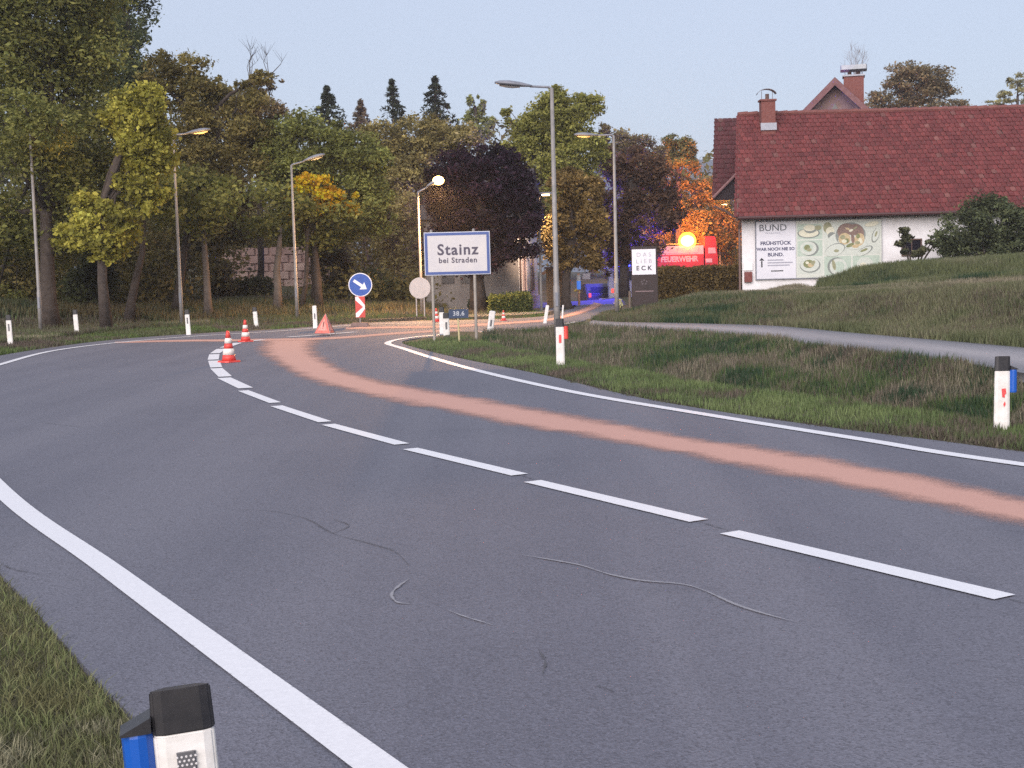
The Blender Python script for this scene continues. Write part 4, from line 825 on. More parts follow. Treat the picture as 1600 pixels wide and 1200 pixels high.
text('lettering', 'D A S', .20, gy_, py_, (cw, -.0835, z0+hh*.78), sx=1.05); text('lettering', 'L I E B', .20, gy_, py_, (cw, -.0835, z0+hh*.52), sx=1.05); text('lettering', 'E C K', .21, dk_, py_, (cw, -.0835, z0+hh*.25), bold=.006, sx=1.05)
em = MB(); ez = L_(1005, 441).z
for a_ in range(5): em.box((cw+.09*math.sin(a_*1.257), -.063, ez+.07*math.cos(a_*1.257)), (.05, .004, .05))
em.build('emblem', mat('emblem_grey', (.10, .08, .09), .6), py_); MB().box((cw, -.063, L_(1005, 455).z), (.62, .004, .03)).build('text_line', mat('pylon_line', (.22, .15, .16), .5), py_)
for x_, t_ in ((984.5, 455), (1026.5, 388)): v = L_(x_, 480); MB().tube([(v.x, .0, -.1), (v.x, .0, L_(x_, t_).z)], .045, 8).build('post', barkl, py_)

# ---------------------------------------------------------------- farmhouse
YH = 53.0; kH = YH/F; SK = .2; hb = AT(1160, 458, YH); house = empty('farmhouse', hb, 0, 'long white farmhouse with a steep red tiled roof and a wide billboard', 'house')
def hx(px): return (px-1160)*kH
def hz(px, py): return (458-(py+(px-1160)*.0262))*kH
plaster = mat('white_plaster', (.78, .77, .79), .9, noise=(.62, .60, .61), ns=1.1, bump=.5, bs=25); timber = mat('dark_timber', (.085, .05, .045), .85, noise=(.14, .085, .07), ns=5, streak=(1, 1, 8)); tim2 = mat('weathered_timber', (.19, .12, .11), .85, noise=(.28, .20, .18), ns=5)
brick = mat('chimney_brick', (.15, .048, .042), .85, noise=(.20, .075, .062), ns=9, bump=.5, bs=40); lead = mat('lead', (.24, .25, .29), .5, .3, noise=(.32, .33, .37), ns=7)
WL, WD, EZ = 15.5, 8.8, 2.95; RY, RZ = 4.4, 7.38
def gable(y_): return y_
wl = MB(); wl.add([(0, 0, -.6), (WL, 0, -.6), (WL, WD, -.6), (SK*WD, WD, -.6), (0, 0, EZ+.35), (WL, 0, EZ+.35), (WL, WD, EZ+.35), (SK*WD, WD, EZ+.35), (SK*RY, RY, RZ-.3), (WL, RY, RZ-.3)],
       [(0, 1, 5, 4), (1, 2, 6, 9, 5), (2, 3, 7, 6), (3, 0, 4, 8, 7), (4, 5, 9, 8), (7, 8, 9, 6)]).build('wall', plaster, house)
# roof deck, then courses of tiles
SL = Vector((0, RY+.55, RZ-EZ)); SLn = SL.normalized(); Nn = Vector((0, -SLn.z, SLn.y)); LEN = SL.length; E0 = Vector((0, -.55, EZ)); X0, X1 = -.25, WL+.3
dk2 = MB(); 
for sgn, yb in ((1, -.5), (-1, 2*RY+.5)):
    a = Vector((X0+.03+SK*yb, yb, EZ+.02)); b_ = Vector((X0+.03+SK*RY, RY, RZ-.03)); V = [a, Vector((X1-.03, a.y, a.z)), Vector((X1-.03, b_.y, b_.z)), b_]; V += [v-Vector((0, 0, .14)) for v in V]
    dk2.add(V, [(0, 1, 2, 3), (7, 6, 5, 4), (0, 4, 5, 1), (1, 5, 6, 2), (3, 2, 6, 7), (0, 3, 7, 4)])
deck = dk2.build('roof', timber, house)
tile_m = mat('roof_tile', (1, 1, 1), .8, attr='Col', noise=(.80, .76, .76), ns=3, bump=.3, bs=30)
def tiles(name, org, sl, nn, length, x0, x1, par, tw=.21, pitch=.285, seed=3, c0=(.108, .018, .020), c1=(.150, .031, .030), skew=0):
    r = np.random.default_rng(seed); rows = int(length/pitch); V, C, Q = [], [], []
    for i in range(rows+1):
        s0 = i*pitch-.03; sag = .0
        for j in range(-1, int((x1-x0)/tw)+1):
            xa = x0+skew*s0*sl[1]+j*tw+(tw/2 if i % 2 else 0)-tw/4+.008; xb_ = min(xa+tw-.016, x1+.05); xa = max(xa, x0+skew*s0*sl[1])
            if xa > x1 or xb_-xa < .03: continue
            L = min(pitch*1.22, length-s0+.02); h0 = .045+r.normal(0, .006); h1 = .012; jx = r.normal(0, .006); sk = r.normal(0, .008)
            o = np.array(org); s_ = np.array(sl); n_ = np.array(nn); X = np.array([1, 0, 0]); xm = (xa+xb_)/2
            base = lambda x, s, h: o+X*(x+jx)+s_*s+n_*h
            b = len(V); V += [base(xa, s0+sk+.018, h0), base(xm, s0+sk-.010, h0+.008), base(xb_, s0+sk+.018, h0), base(xb_, s0+L, h1), base(xm, s0+L, h1+.012), base(xa, s0+L, h1), base(xa, s0+sk+.018, h0-.02), base(xm, s0+sk-.01, h0-.016), base(xb_, s0+sk+.018, h0-.02)]
            Q += [(b, b+1, b+4, b+5), (b+1, b+2, b+3, b+4), (b+6, b+7, b+1, b), (b+7, b+8, b+2, b+1), (b+6, b, b+5, b+5)][:4]
            t = r.random(); c = np.array(c0)*(1-t)+np.array(c1)*t; g = r.normal(1, .09)
            if r.random() < .02: c = c*.8+np.array([.16, .12, .10])*.3
            C += [c*g]*9
    return raw(name, np.array(V), np.array(Q), tile_m, par, col=np.clip(np.array(C), .01, 1), kind='stuff')
tiles('roof_tiles', tuple(E0), tuple(SLn), tuple(Nn), LEN, X0-SK*.55, X1, deck, skew=SK)
rd_ = MB()
for i in range(36): rd_.tube([(X0+.02+SK*RY+i*.42, RY, RZ+.035), (X0+.44+SK*RY+i*.42, RY, RZ+.055)], [.10, .115], 8)
rd_.build('ridge_tiles', mat('ridge_tile', (.13, .042, .038), .8, noise=(.18, .065, .055), ns=4), deck, kind='stuff')
MB().add([E0+Vector((X0-.03, 0, -.16)), E0+Vector((X0+.02, 0, -.16)), E0+Vector((X0+.02, 0, .05)), E0+Vector((X0-.03, 0, .05)), Vector((X0-.03+SK*(RY+.55), RY, RZ-.2)), Vector((X0+.02+SK*(RY+.55), RY, RZ-.2)), Vector((X0+.02+SK*(RY+.55), RY, RZ+.02)), Vector((X0-.03+SK*(RY+.55), RY, RZ+.02))],
         [(0, 1, 2, 3), (7, 6, 5, 4), (0, 3, 7, 4), (1, 5, 6, 2), (3, 2, 6, 7), (0, 4, 5, 1)]).build('verge_board', timber, deck)
gut = MB(); gut.tube([(X0, -.62, EZ-.03), (X1, -.62, EZ-.03)], .065, 8); gut.build('gutter', mat('dark_gutter', (.06, .022, .022), .6), deck)
MB().box((WL/2, -.25, EZ-.03), (WL+.3, .5, .05)).build('soffit', mat('grey_soffit', (.22, .20, .20), .8), deck)
MB().tube([(-.12, -.6, EZ-.08), (-.12, -.3, EZ-.3), (-.10, -.06, EZ-.45), (-.10, -.06, -.4)], .045, 8).build('downpipe', mat('copper_pipe', (.16, .10, .09), .6), house)
# front window
wn_ = MB().box((hx(1424), -.003, hz(1424, 387)), (28*kH, .012, 23*kH)).build('window', mat('dark_pane', (.015, .014, .02), .15), house)
q = MB(); wx, wz, ww, wh = hx(1424), hz(1424, 387), 28*kH, 23*kH
for sx in (-1, 1): q.box((wx+sx*(ww/2+.02), -.02, wz), (.05, .04, wh+.1))
q.box((wx, -.02, wz+wh/2+.025), (ww-.01, .04, .05)); q.box((wx, -.02, wz-wh/2-.025), (ww-.01, .05, .05)); q.box((wx, -.02, wz), (.03, .025, wh-.01)); q.build('frame', timber, wn_)
# meter boxes
MB().box((hx(1169), -.06, hz(1169, 433)), (12*kH, .12, 16*kH), bev=.0).build('meter_box', mat('meter_red', (.13, .025, .02), .6, noise=(.2, .06, .05), ns=8), house, bevel=.01); MB().box((hx(1169), -.03, hz(1169, 417)), (14*kH, .06, 12*kH)).build('cabinet', mat('cab_white', (.78, .78, .78), .5), house, bevel=.01)
# chimneys
CX_ = hx(1200.5)+.72; ch = MB().box((CX_, 3.6, 6.95), (.58, .5, 1.8)).build('chimney', brick, house); MB().box((CX_, 3.6, 7.87), (.68, .60, .07)).build('chimney_rim', brick, ch)
MB().box((CX_, 3.33, 6.78), (.66, .06, .30), rot=Matrix.Rotation(R(-8), 3, 'X')).build('lead_flashing', lead, ch)
MB().tube([(CX_, 3.6, 7.9), (CX_, 3.6, 8.14)], .08, 8).build('flue', timber, ch)
arc = [(CX_-.03+.42*math.cos(a), 3.6, 8.03+.30*math.sin(a)) for a in np.linspace(R(20), R(165), 11)]; aq = MB(); V = []
for x, y, z in arc: V += [(x, y-.18, z), (x, y+.18, z), (x, y+.18, z+.02), (x, y-.18, z+.02)]
aq.add(V, [(i*4+k, i*4+(k+1) % 4, i*4+4+(k+1) % 4, i*4+4+k) for i in range(10) for k in range(4)]); aq.build('cowl', mat('cowl_metal', (.20, .20, .22), .4, .5), ch)
for s_ in (-.2, .25): MB().tube([(CX_-.03+s_, 3.6, 7.9), (CX_-.03+s_, 3.6, 8.25)], .012, 4).build('cowl_rod', timber, ch)

# billboard on the wall
bb = empty('billboard', house.matrix_basis @ Vector((0, 0, 0)) if False else house.location, house.rotation_euler.z, 'wide advertising board for breakfast with lettering left and plates of food right', 'billboard')
bx0, bx1, bz0, bz1 = hx(1180.5), hx(1377), hz(1180, 437.5), hz(1180, 346.5)
B0 = MB().box(((bx0+bx1)/2, -.05, (bz0+bz1)/2), (bx1-bx0, .08, bz1-bz0)).build('frame', mat('board_frame', (.20, .21, .25), .5), bb)
tx1 = hx(1243); wht = mat('board_white', (.60, .60, .66), .5, noise=(.66, .66, .71), ns=2)
MB().box(((bx0+tx1)/2+.02, -.0935, (bz0+bz1)/2), (tx1-bx0-.04, .006, bz1-bz0-.07)).build('lettered_panel', wht, bb)
cx_ = (bx0+tx1)/2; ink2 = mat('navy_ink', (.05, .05, .11), .5); ink3 = mat('grey_ink', (.30, .30, .36), .5); hB = bz1-bz0; zf = lambda f: bz0+hB*f
text('lettering', 'BUND', .36, mat('slate_ink', (.09, .10, .11), .5), bb, (cx_-.10, -.098, zf(.875)), sx=1.1, bold=.003); [MB().box((cx_-.38+i_*.075, -.098, zf(.79)), (.045, .003, .035)).build('small_print', ink3, bb) for i_ in range(8)]
text('lettering', 'FRÜHSTÜCK', .19, ink2, bb, (cx_, -.098, zf(.615)), bold=.007, sx=1.12); text('lettering', 'WAR NOCH NIE SO', .165, ink2, bb, (cx_, -.098, zf(.515)), bold=.007, sx=1.0); text('lettering', 'BUND.', .19, ink2, bb, (cx_, -.098, zf(.42)), bold=.007, sx=1.1)
ar = MB(); ax = bx0+.24; ar.box((ax, -.098, zf(.265)), (.055, .003, .24)); ar.prism([(ax-.10, zf(.325)), (ax+.10, zf(.325)), (ax, zf(.375))], -.1, -.0965); ar.build('arrow', mat('black_ink', (.015, .015, .02), .5), bb)
[MB().box((bx0+.47+w3_/2, -.098, zf(z3_)), (w3_, .003, .045)).build('small_print', ink3, bb) for w3_, z3_ in ((.62, .33), (.98, .285), (.86, .24))]; MB().box((cx_+.05, -.098, zf(.145)), (.48, .003, .045)).build('underline', mat('black_ink', (.015, .015, .02)), bb)
# the picture half: a printed collage (flat print)
sage = mat('print_sage', (.40, .43, .36), .5, noise=(.50, .52, .46), ns=1.5); MB().box(((tx1+bx1)/2, -.0935, (bz0+bz1)/2), (bx1-tx1-.03, .006, bz1-bz0-.07)).build('picture_panel', mat('print_base', (.52, .55, .49), .5, noise=(.60, .61, .57), ns=2), bb)
PC = {n: mat('print_'+n, c, .5, noise=d, ns=14) for n, c, d in (('olive', (.22, .22, .13), (.32, .32, .2)), ('cream', (.58, .57, .44), (.66, .64, .52)), ('plate', (.47, .51, .46), (.55, .58, .53)), ('shade', (.17, .19, .18), (.24, .26, .24)), ('mint', (.36, .45, .38), (.45, .52, .45)), ('choc', (.16, .105, .09), (.25, .17, .14)), ('crumb', (.40, .30, .16), (.55, .46, .3)), ('leaf', (.12, .15, .06), (.26, .26, .13)))}
pw, ph = bx1-tx1, hB; zl = [0]
def disc(m_, u, v, ru, rv, a=0, z=1, n=28, name='food_print'):
    zl[0] += 1; y = -.0975-.00035*zl[0]; c_, s_ = math.cos(R(a)), math.sin(R(a)); X, Z = tx1+u*pw, bz0+v*ph
    V = [(X+math.cos(2*math.pi*k/n)*ru*pw*c_-math.sin(2*math.pi*k/n)*rv*ph*s_, y, Z+math.cos(2*math.pi*k/n)*ru*pw*s_+math.sin(2*math.pi*k/n)*rv*ph*c_) for k in range(n)]
    MB().add(V, [tuple(range(n))]).build(name, PC[m_], bb)
def rect(m_, u0, v0, u1, v1):
    zl[0] += 1; y = -.0975-.00035*zl[0]; MB().add([(tx1+u0*pw, y, bz0+v0*ph), (tx1+u1*pw, y, bz0+v0*ph), (tx1+u1*pw, y, bz0+v1*ph), (tx1+u0*pw, y, bz0+v1*ph)], [(0, 1, 2, 3)]).build('tile_print', PC[m_], bb)
rect('mint', .02, .67, .31, .93); rect('mint', .02, .38, .31, .65); rect('plate', .02, .08, .31, .36); rect('mint', .33, .04, .64, .37); rect('mint', .66, .04, .97, .37); rect('plate', .33, .39, .98, .95)
for a in (('shade', .15, .77, .13, .085), ('cream', .15, .775, .115, .07), ('shade', .17, .84, .075, .07), ('cream', .16, .86, .068, .055), ('olive', .26, .86, .04, .04),
          ('shade', .16, .51, .105, .125), ('plate', .145, .515, .095, .115), ('mint', .14, .52, .06, .07), ('leaf', .13, .53, .035, .045, 30), ('olive', .155, .49, .03, .03),
          ('shade', .165, .225, .12, .125), ('plate', .16, .235, .11, .115), ('leaf', .15, .25, .065, .07), ('crumb', .17, .23, .035, .035), ('cream', .13, .27, .02, .025), ('olive', .2, .27, .03, .03, 40),
          ('olive', .37, .86, .05, .09), ('cream', .40, .80, .05, .07, 30), ('shade', .42, .72, .05, .06), ('plate', .5, .62, .15, .15, 20),
          ('shade', .635, .72, .175, .215), ('choc', .60, .77, .12, .15, -20), ('choc', .69, .75, .10, .16, 15), ('plate', .66, .60, .17, .12, -8), ('crumb', .565, .66, .07, .10, 15), ('crumb', .735, .64, .06, .11, -18), ('olive', .545, .69, .03, .035), ('leaf', .59, .63, .025, .04, 30), ('cream', .56, .62, .03, .03), ('leaf', .72, .70, .022, .04), ('cream', .75, .62, .022, .05, 20), ('olive', .715, .59, .03, .03), ('choc', .66, .66, .02, .09, 5), ('leaf', .63, .55, .05, .03, 20), ('crumb', .69, .53, .04, .03), ('cream', .64, .80, .025, .02, 20), ('crumb', .60, .83, .03, .015, -20), ('olive', .69, .84, .03, .015, 30),
          ('shade', .455, .48, .12, .10, 20), ('plate', .45, .47, .115, .095, 20), ('olive', .47, .46, .03, .025), ('shade', .80, .45, .10, .06, 28), ('plate', .79, .44, .095, .052, 28), ('leaf', .79, .46, .045, .022, 20), ('shade', .925, .71, .04, .13, -20), ('plate', .93, .72, .034, .12, -20), ('olive', .93, .73, .012, .05, -20), ('cream', .88, .9, .08, .04, 10),
          ('shade', .47, .20, .105, .15), ('plate', .49, .19, .10, .14), ('mint', .5, .19, .065, .09), ('olive', .44, .22, .02, .09, 10), ('plate', .80, .20, .10, .14), ('leaf', .75, .12, .05, .05, 20), ('cream', .78, .2, .04, .05)):
    disc(*a)
# wing behind, seen at the left end of the main roof
wg = empty('farmhouse_wing', AT(1116, 440, 58), 0, 'dark red roofed wing peeping out behind the left end of the long roof', 'house'); O = wg.location; W_ = lambda x, y, Y: AT(x, y, Y)-O
a, b_, c_, d_ = W_(1117, 186, 60.5), W_(1200, 183, 60.5), W_(1200, 309, 57.4), W_(1113.5, 309, 57.4); sl2 = (a-d_); n2 = Vector((0, -sl2.z, sl2.y)).normalized()
rf = MB(); V = [a, b_, c_, d_]; V += [v-n2*.14 for v in V]; rf.add(V, [(0, 1, 2, 3), (7, 6, 5, 4), (0, 4, 5, 1), (2, 6, 7, 3), (1, 5, 6, 2), (0, 3, 7, 4)]); wrf = rf.build('roof', timber, wg)
tiles('roof_tiles', tuple(d_), tuple(Vector((0, sl2.y, sl2.z)).normalized()), tuple(n2), Vector((0, sl2.y, sl2.z)).length, 0, c_.x-d_.x, wrf, seed=9, skew=(a.x-d_.x)/sl2.y, c0=(.06, .010, .014), c1=(.085, .018, .022))
tg = [W_(1117, 306, 57.0), W_(1158, 268, 57.0), W_(1158, 312, 57.0), W_(1119, 312, 57.0)]; q = MB().add(tg+[v+Vector((0, .2, 0)) for v in tg], [(0, 1, 2, 3), (7, 6, 5, 4), (0, 4, 5, 1), (2, 6, 7, 3), (1, 5, 6, 2), (0, 3, 7, 4)]).build('gable_shade', mat('shade_dark', (.02, .012, .015), .9), wg)  # dark infill panel standing for the shadow under the verge
v0, v1 = W_(1114, 309, 56.9), W_(1160, 262, 56.9); MB().tube([v0, v1], .06, 6).build('verge_board', mat('verge_grey', (.19, .10, .10), .8), wg)
MB().tube([W_(1115, 322, 57), W_(1122, 325, 57), W_(1134, 330, 57), W_(1145, 338, 57), W_(1156, 340, 57)], .05, 6).build('bracket', timber, wg); MB().tube([W_(1143, 311, 57), W_(1143, 318, 57), W_(1147, 322, 57), W_(1152, 324, 57)], .05, 6).build('bracket', timber, wg)
wbk = W_(1165, 320, 59); MB().box((wbk.x+1.9, .9+2.0, -.7), (2.4, 3, 7.2)).build('wall', plaster, wg)
# second house with brown gable and big chimney, behind the ridge
YG = 67.0; kG = YG/F; gb = AT(1306, 400, YG); g2 = empty('gabled_house', (gb.x, YG, float(gz(gb.x, YG))), R(-13.5), 'house behind the ridge with a pointed brown gable and tall capped chimney', 'house'); zz = lambda px, py: AT(px, py, YG).z-g2.location.z
az = zz(1306, 121); hw = 3.4; ez = az-hw*.98
gw = MB(); gw.prism([(-hw+.35, -.3), (hw-.35, -.3), (hw-.35, ez+.25), (0, az-.22), (-hw+.35, ez+.25)], .35, 9).build('wall', mat('timber_gable', (.15, .095, .09), .9, noise=(.24, .16, .145), ns=3, streak=(8, 1, 1)), g2)
for s_ in (-1, 1):
    V = [(0, -.2, az), (s_*hw, -.2, ez), (s_*hw, 9.4, ez), (0, 9.4, az)]; V = [Vector(v) for v in V]; V += [v-Vector((0, 0, .2)) for v in V]; 
    r2 = MB().add(V, [(0, 1, 2, 3), (7, 6, 5, 4), (0, 4, 5, 1), (1, 5, 6, 2), (2, 6, 7, 3), (3, 7, 4, 0)]).build('roof', mat('roof_plain', (.13, .042, .038), .85, noise=(.09, .032, .03), ns=5, bump=.8, bs=6), g2)
    V = [Vector(v) for v in ((0, -.22, az-.03), (s_*hw, -.22, ez-.03), (s_*hw, -.22, ez-.38), (0, -.22, az-.40))]; V += [v-Vector((0, .06, 0)) for v in V]
    MB().add(V, [(0, 1, 2, 3), (7, 6, 5, 4), (0, 4, 5, 1), (1, 5, 6, 2), (2, 6, 7, 3), (3, 7, 4, 0)]).build('bargeboard', mat('barge_red', (.14, .06, .055), .8, noise=(.2, .10, .09), ns=4), g2)
    V = [Vector(v) for v in ((s_*.25, .30, az-.75), (s_*.48, .30, az-.78), (s_*2.2, .30, az-2.38), (s_*1.8, .30, az-2.38))]; V += [v-Vector((0, .05, 0)) for v in V]
    MB().add(V, [(0, 1, 2, 3), (7, 6, 5, 4), (0, 4, 5, 1), (1, 5, 6, 2), (2, 6, 7, 3), (3, 7, 4, 0)]).build('rafter', tim2, g2)
wz = zz(1306, 170); MB().prism([(-.16, wz), (.16, wz), (0, wz+.32)], .30, .345).build('window', mat('dark_pane', (.015, .014, .02)), g2)
cx2 = (1335-1306)*kG; c2t = zz(1335, 112); cc_ = MB().box((cx2, 2.2, c2t-2.0), (.98, .9, 4.0)).build('chimney', brick, g2)
MB().box((cx2, 2.2, c2t+.03), (1.1, 1.02, .08)).build('chimney_rim', lead, cc_)
for s_ in (-.2, .22): MB().tube([(cx2+s_, 2.2, c2t+.06), (cx2+s_, 2.2, c2t+.24)], .1, 10).build('flue', timber, cc_)
for sx in (-1, 1):
    for sy in (-1, 1): MB().tube([(cx2+sx*.42, 2.2+sy*.35, c2t+.05), (cx2+sx*.42, 2.2+sy*.35, c2t+.32)], .018, 5).build('cap_rod', lead, cc_)
MB().box((cx2, 2.2, c2t+.43), (1.30, 1.1, .22), bev=.05).build('metal_cap', mat('zinc', (.26, .28, .31), .45, .3, noise=(.33, .35, .38), ns=4), cc_)

# plants by the white wall
pp = AT(1426, 405, 50.5); rt2 = empty('small_tree', (pp.x, pp.y, float(gz(pp.x, pp.y))), 0, 'small dark forked shrub tree in front of the little wall window', 'shrub')
bl_ = [blob(x, y, rx, ry, 50.5) for x, y, rx, ry in ((1412, 362, 11, 9), (1406, 380, 9, 7), (1418, 372, 9, 8), (1458, 378, 12, 10), (1445, 392, 12, 7), (1470, 368, 9, 8), (1412, 392, 9, 6), (1432, 398, 11, 5))]
P_, C_, sb = clumps(bl_, 2600, (.018, .022, .018), (.045, .05, .035), 8, .4); leaves(P_-np.array(rt2.location), .13, C_, rt2); q = MB()
for x1_, y1_ in ((1410, 365), (1418, 385), (1456, 378), (1446, 392), (1468, 370)): q.tube([(0, 0, 0), (AT((1426+x1_)/2, 400, 50.5)-rt2.location), (AT(x1_, y1_, 50.5)-rt2.location)], [.05, .035, .015], 5)
q.build('trunk', bark, rt2)
big = empty('bush', ground_pt(1535, 49.5), 0, 'big dark bush in front of the roof at the right edge above the mound', 'shrub')
bl_ = [blob(x, y, rx, ry, 49.5) for x, y, rx, ry in ((1500, 360, 34, 36), (1540, 345, 40, 40), (1585, 350, 36, 44), (1520, 385, 44, 24), (1575, 390, 44, 22), (1480, 385, 20, 20), (1620, 360, 30, 45), (1550, 320, 26, 18))]
P_, C_, sb = clumps(bl_, 26000, (.018, .026, .020), (.045, .055, .035), 20, .34); leaves(P_-np.array(big.location), .13, C_, big, 'foliage'); q = MB()
for t in sb[::9]: q.tube([(0, 0, 0), Vector(t)*.5-big.location*.5+Vector((.05, 0, .1)), Vector(t)-big.location], [.05, .03, .012], 5)
q.build('stem', bark, big)

# hedge, chapel, shed, wall
hedge('dark_hedge' if False else 'clipped_hedge', 'tall dark hedge in front of the fire engine, left of the farmhouse corner', AT(1028, 450, 55).x, AT(1157, 450, 55).x, 54, 56.2, AT(1100, 419, 55).z-.15, 26000, (.028, .022, .012), (.06, .045, .022), .13, z0=.12)
hedge('clipped_hedge', 'low clipped dark green hedge before the bright chapel wall', AT(768, 480, 48).x, AT(828, 480, 48).x, 47.5, 49.5, AT(800, 465, 48).z+.05, 12000, (.018, .028, .014), (.035, .05, .022), .09, z0=0.)
hedge('low_hedge', 'very low hedge between the kilometre board and the chapel hedge', AT(735, 480, 50).x, AT(770, 480, 50).x, 49.6, 50.8, AT(750, 472, 50).z+.05, 4000, (.016, .022, .02), (.03, .04, .028), .09, z0=0.)
YC = 52.0; cp = AT(812, 480, YC); chp = empty('chapel', (cp.x, YC, -.02), R(-10), 'pale building with arched windows, its narrow side wall brightly lit, right of the copper beech', 'building'); Hc = 3.6
shadew = mat('shaded_plaster', (.30, .27, .25), .9, noise=(.22, .19, .18), ns=1.2); litw = mat('lit_plaster', (.80, .74, .70), .9, noise=(.74, .67, .62), ns=1.5)  # one plaster painted in a shaded tone and a lit tone
def box_faces(x0, x1, y0, y1, z0, z1): return MB().box(((x0+x1)/2, (y0+y1)/2, (z0+z1)/2), (x1-x0, y1-y0, z1-z0))
box_faces(-3.7, -.004, 0, 4.6, -.3, Hc).build('wall', shadew, chp); box_faces(0, .02, .002, 4.598, -.3, Hc).build('side_wall', litw, chp)
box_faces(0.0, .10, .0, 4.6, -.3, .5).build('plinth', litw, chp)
for y_ in (1.1, 3.1):
    w2 = .62; pr = [(-w2/2, 0), (w2/2, 0), (w2/2, 1.15)]+[(w2/2*math.cos(a), 1.15+w2/2*math.sin(a)) for a in np.linspace(.3, 2.84, 7)]+[(-w2/2, 1.15)]
    wq = MB().add([(.028, y_+x, .75+z) for x, z in pr]+[(.021, y_+x, .75+z) for x, z in pr], [tuple(range(len(pr)))]+[(i, (i+1) % len(pr), (i+1) % len(pr)+len(pr), i+len(pr)) for i in range(len(pr))]).build('window', mat('chapel_glass', (.22, .17, .20), .3), chp)
    MB().tube([(.05, y_+x, .75+z) for x, z in pr+pr[:1]], .03, 4, caps=False).build('arch_frame', mat('arch_frame', (.38, .28, .27), .8), wq)
MB().tube([(.06, .06, 0), (.06, .06, Hc)], .04, 6).build('downpipe', timber, chp)
rr_ = MB(); rr_.add([(-3.9, -.3, Hc), (.35, -.3, Hc), (.35, 4.9, Hc), (-3.9, 4.9, Hc), (-3.9, 2.3, Hc+2), (.35, 2.3, Hc+2)], [(0, 1, 5, 4), (3, 4, 5, 2), (1, 2, 5), (0, 4, 3), (0, 3, 2, 1)]).build('roof', mat('slate_roof', (.06, .05, .05), .8), chp)
for (x_, z_, w2, h2) in ((-3.05, 1.1, .5, .9), (-2.3, 1.1, .5, .9)): box_faces(x_, x_+w2, -.03, -.003, z_, z_+h2).build('window', mat('dark_pane', (.015, .014, .02)), chp)
p = AT(867, 470, 54); sh = empty('timber_shed', (p.x, 54, 0), R(-6), 'brown vertical board shed between two trunks right of the tallest lamp post', 'shed'); k = 54/F; zt = AT(867, 420, 54).z
for j in range(7): MB().box((-11*k+j*3.7*k, 0, zt/2-.1), (3.3*k, .04, zt+.2)).build('board', mat('shed_board', (.20, .13, .075), .85, noise=(.28, .19, .12), ns=3, streak=(3, 3, .4)), sh)
MB().box((0, .8, zt/2-.1), (24*k, 1.5, zt+.15)).build('wall', timber, sh); MB().box((0, .6, zt+.04), (28*k, 2.1, .08)).build('roof', timber, sh)
pw_ = AT(338, 460, 60); rw = empty('garden_wall', (pw_.x, 60, float(gz(pw_.x+2, 60))-.4), R(3), 'pinkish weathered stone wall glimpsed between the trunks on the left bank', 'wall'); k = 60/F
stm = mat('pink_stone', (.40, .27, .24), .9, noise=(.26, .17, .15), ns=1.3, bump=1, bs=8); stc = mat('pale_stone', (.50, .36, .31), .9, noise=(.30, .20, .175), ns=1.7)
zw = AT(400, 388, 60).z-rw.location.z; lenw = 175*k
MB().box((lenw/2, .25, zw/2-.2), (lenw, .4, zw+.4)).build('wall', stm, rw)
xw = 0
while xw < lenw-.5:
    for r_ in range(5):
        w3 = .55; MB().box((xw+.3+(.28 if r_ % 2 else 0), .03+rng.uniform(-.015, .015), .45+r_*zw/5.6), (w3*rng.uniform(.75, 1.04), .10, zw/rng.uniform(5.8, 6.9)), bev=.0).build('stone', stc if (r_ < 2 or rng.random() < .25) else stm, rw)
    xw += .6
# pale garden edge strip (kerb and pavement) beyond the street
pv = ribbon('pavement', crom([gp(x, y) for x, y in ((575, 503), (660, 499.5), (760, 497.5), (845, 492.5), (884, 483))], 60), crom([gp(x, y) for x, y in ((575, 498), (660, 494.5), (760, 492.5), (840, 488), (876, 480))], 60), .07, ASPH, kind='structure', thick=.12, nc=2)

# ---------------------------------------------------------------- vehicles
glassm = mat('vehicle_glass', (.02, .022, .03), .12); tyre = mat('tyre', (.015, .015, .015), .8); rim = mat('rim', (.35, .35, .36), .4, .6)
def wheels(root, xs, y0, y1, r):
    for x in xs:
        for y in (y0, y1):
            w = MB().lathe([(r*.7, -.1), (r, -.09), (r, .09), (r*.7, .1)], 18, Matrix.Translation((x, y, r)) @ Matrix.Rotation(R(90), 4, 'X')).build('wheel', tyre, root); MB().lathe([(r*.6, -.105), (r*.6, .105)], 12, Matrix.Translation((x, y, r)) @ Matrix.Rotation(R(90), 4, 'X')).build('rim', rim, w)
Yf = 80.0; kF = Yf/F; f0 = AT(1026, 440, Yf); zg = float(gz(f0.x+2, Yf)); fe = empty('fire_engine', (f0.x, Yf, zg), 0, 'red and white fire engine with white lettering and an orange beacon behind the dark hedge', 'fire engine')
fz = lambda py: AT(1070, py, Yf).z-zg; fx_ = lambda px: (px-1026)*kF
fred = mat('fire_red', (.30, .018, .016), .4, noise=(.24, .02, .016), ns=1.5); fwh = mat('fire_white', (.30, .20, .19), .45, noise=(.38, .28, .27), ns=2)
top_, midz = fz(384), fz(397.5)
MB().box((fx_(1063), 1.1, (.45+midz)/2), (fx_(1100)-fx_(1026), 2.2, midz-.45)).build('body', fred, fe); MB().box((fx_(1063), 1.1, (midz+top_)/2+.001), (fx_(1100)-fx_(1026)-.02, 2.18, top_-midz)).build('roof_body', fwh, fe)
tc_ = fz(370); cabp = [(fx_(1102), .45), (fx_(1121), .45), (fx_(1122), midz-.3), (fx_(1119), tc_-.1), (fx_(1117), tc_), (fx_(1102), tc_)]; MB().prism(cabp, .02, 2.2).build('cab', fred, fe)
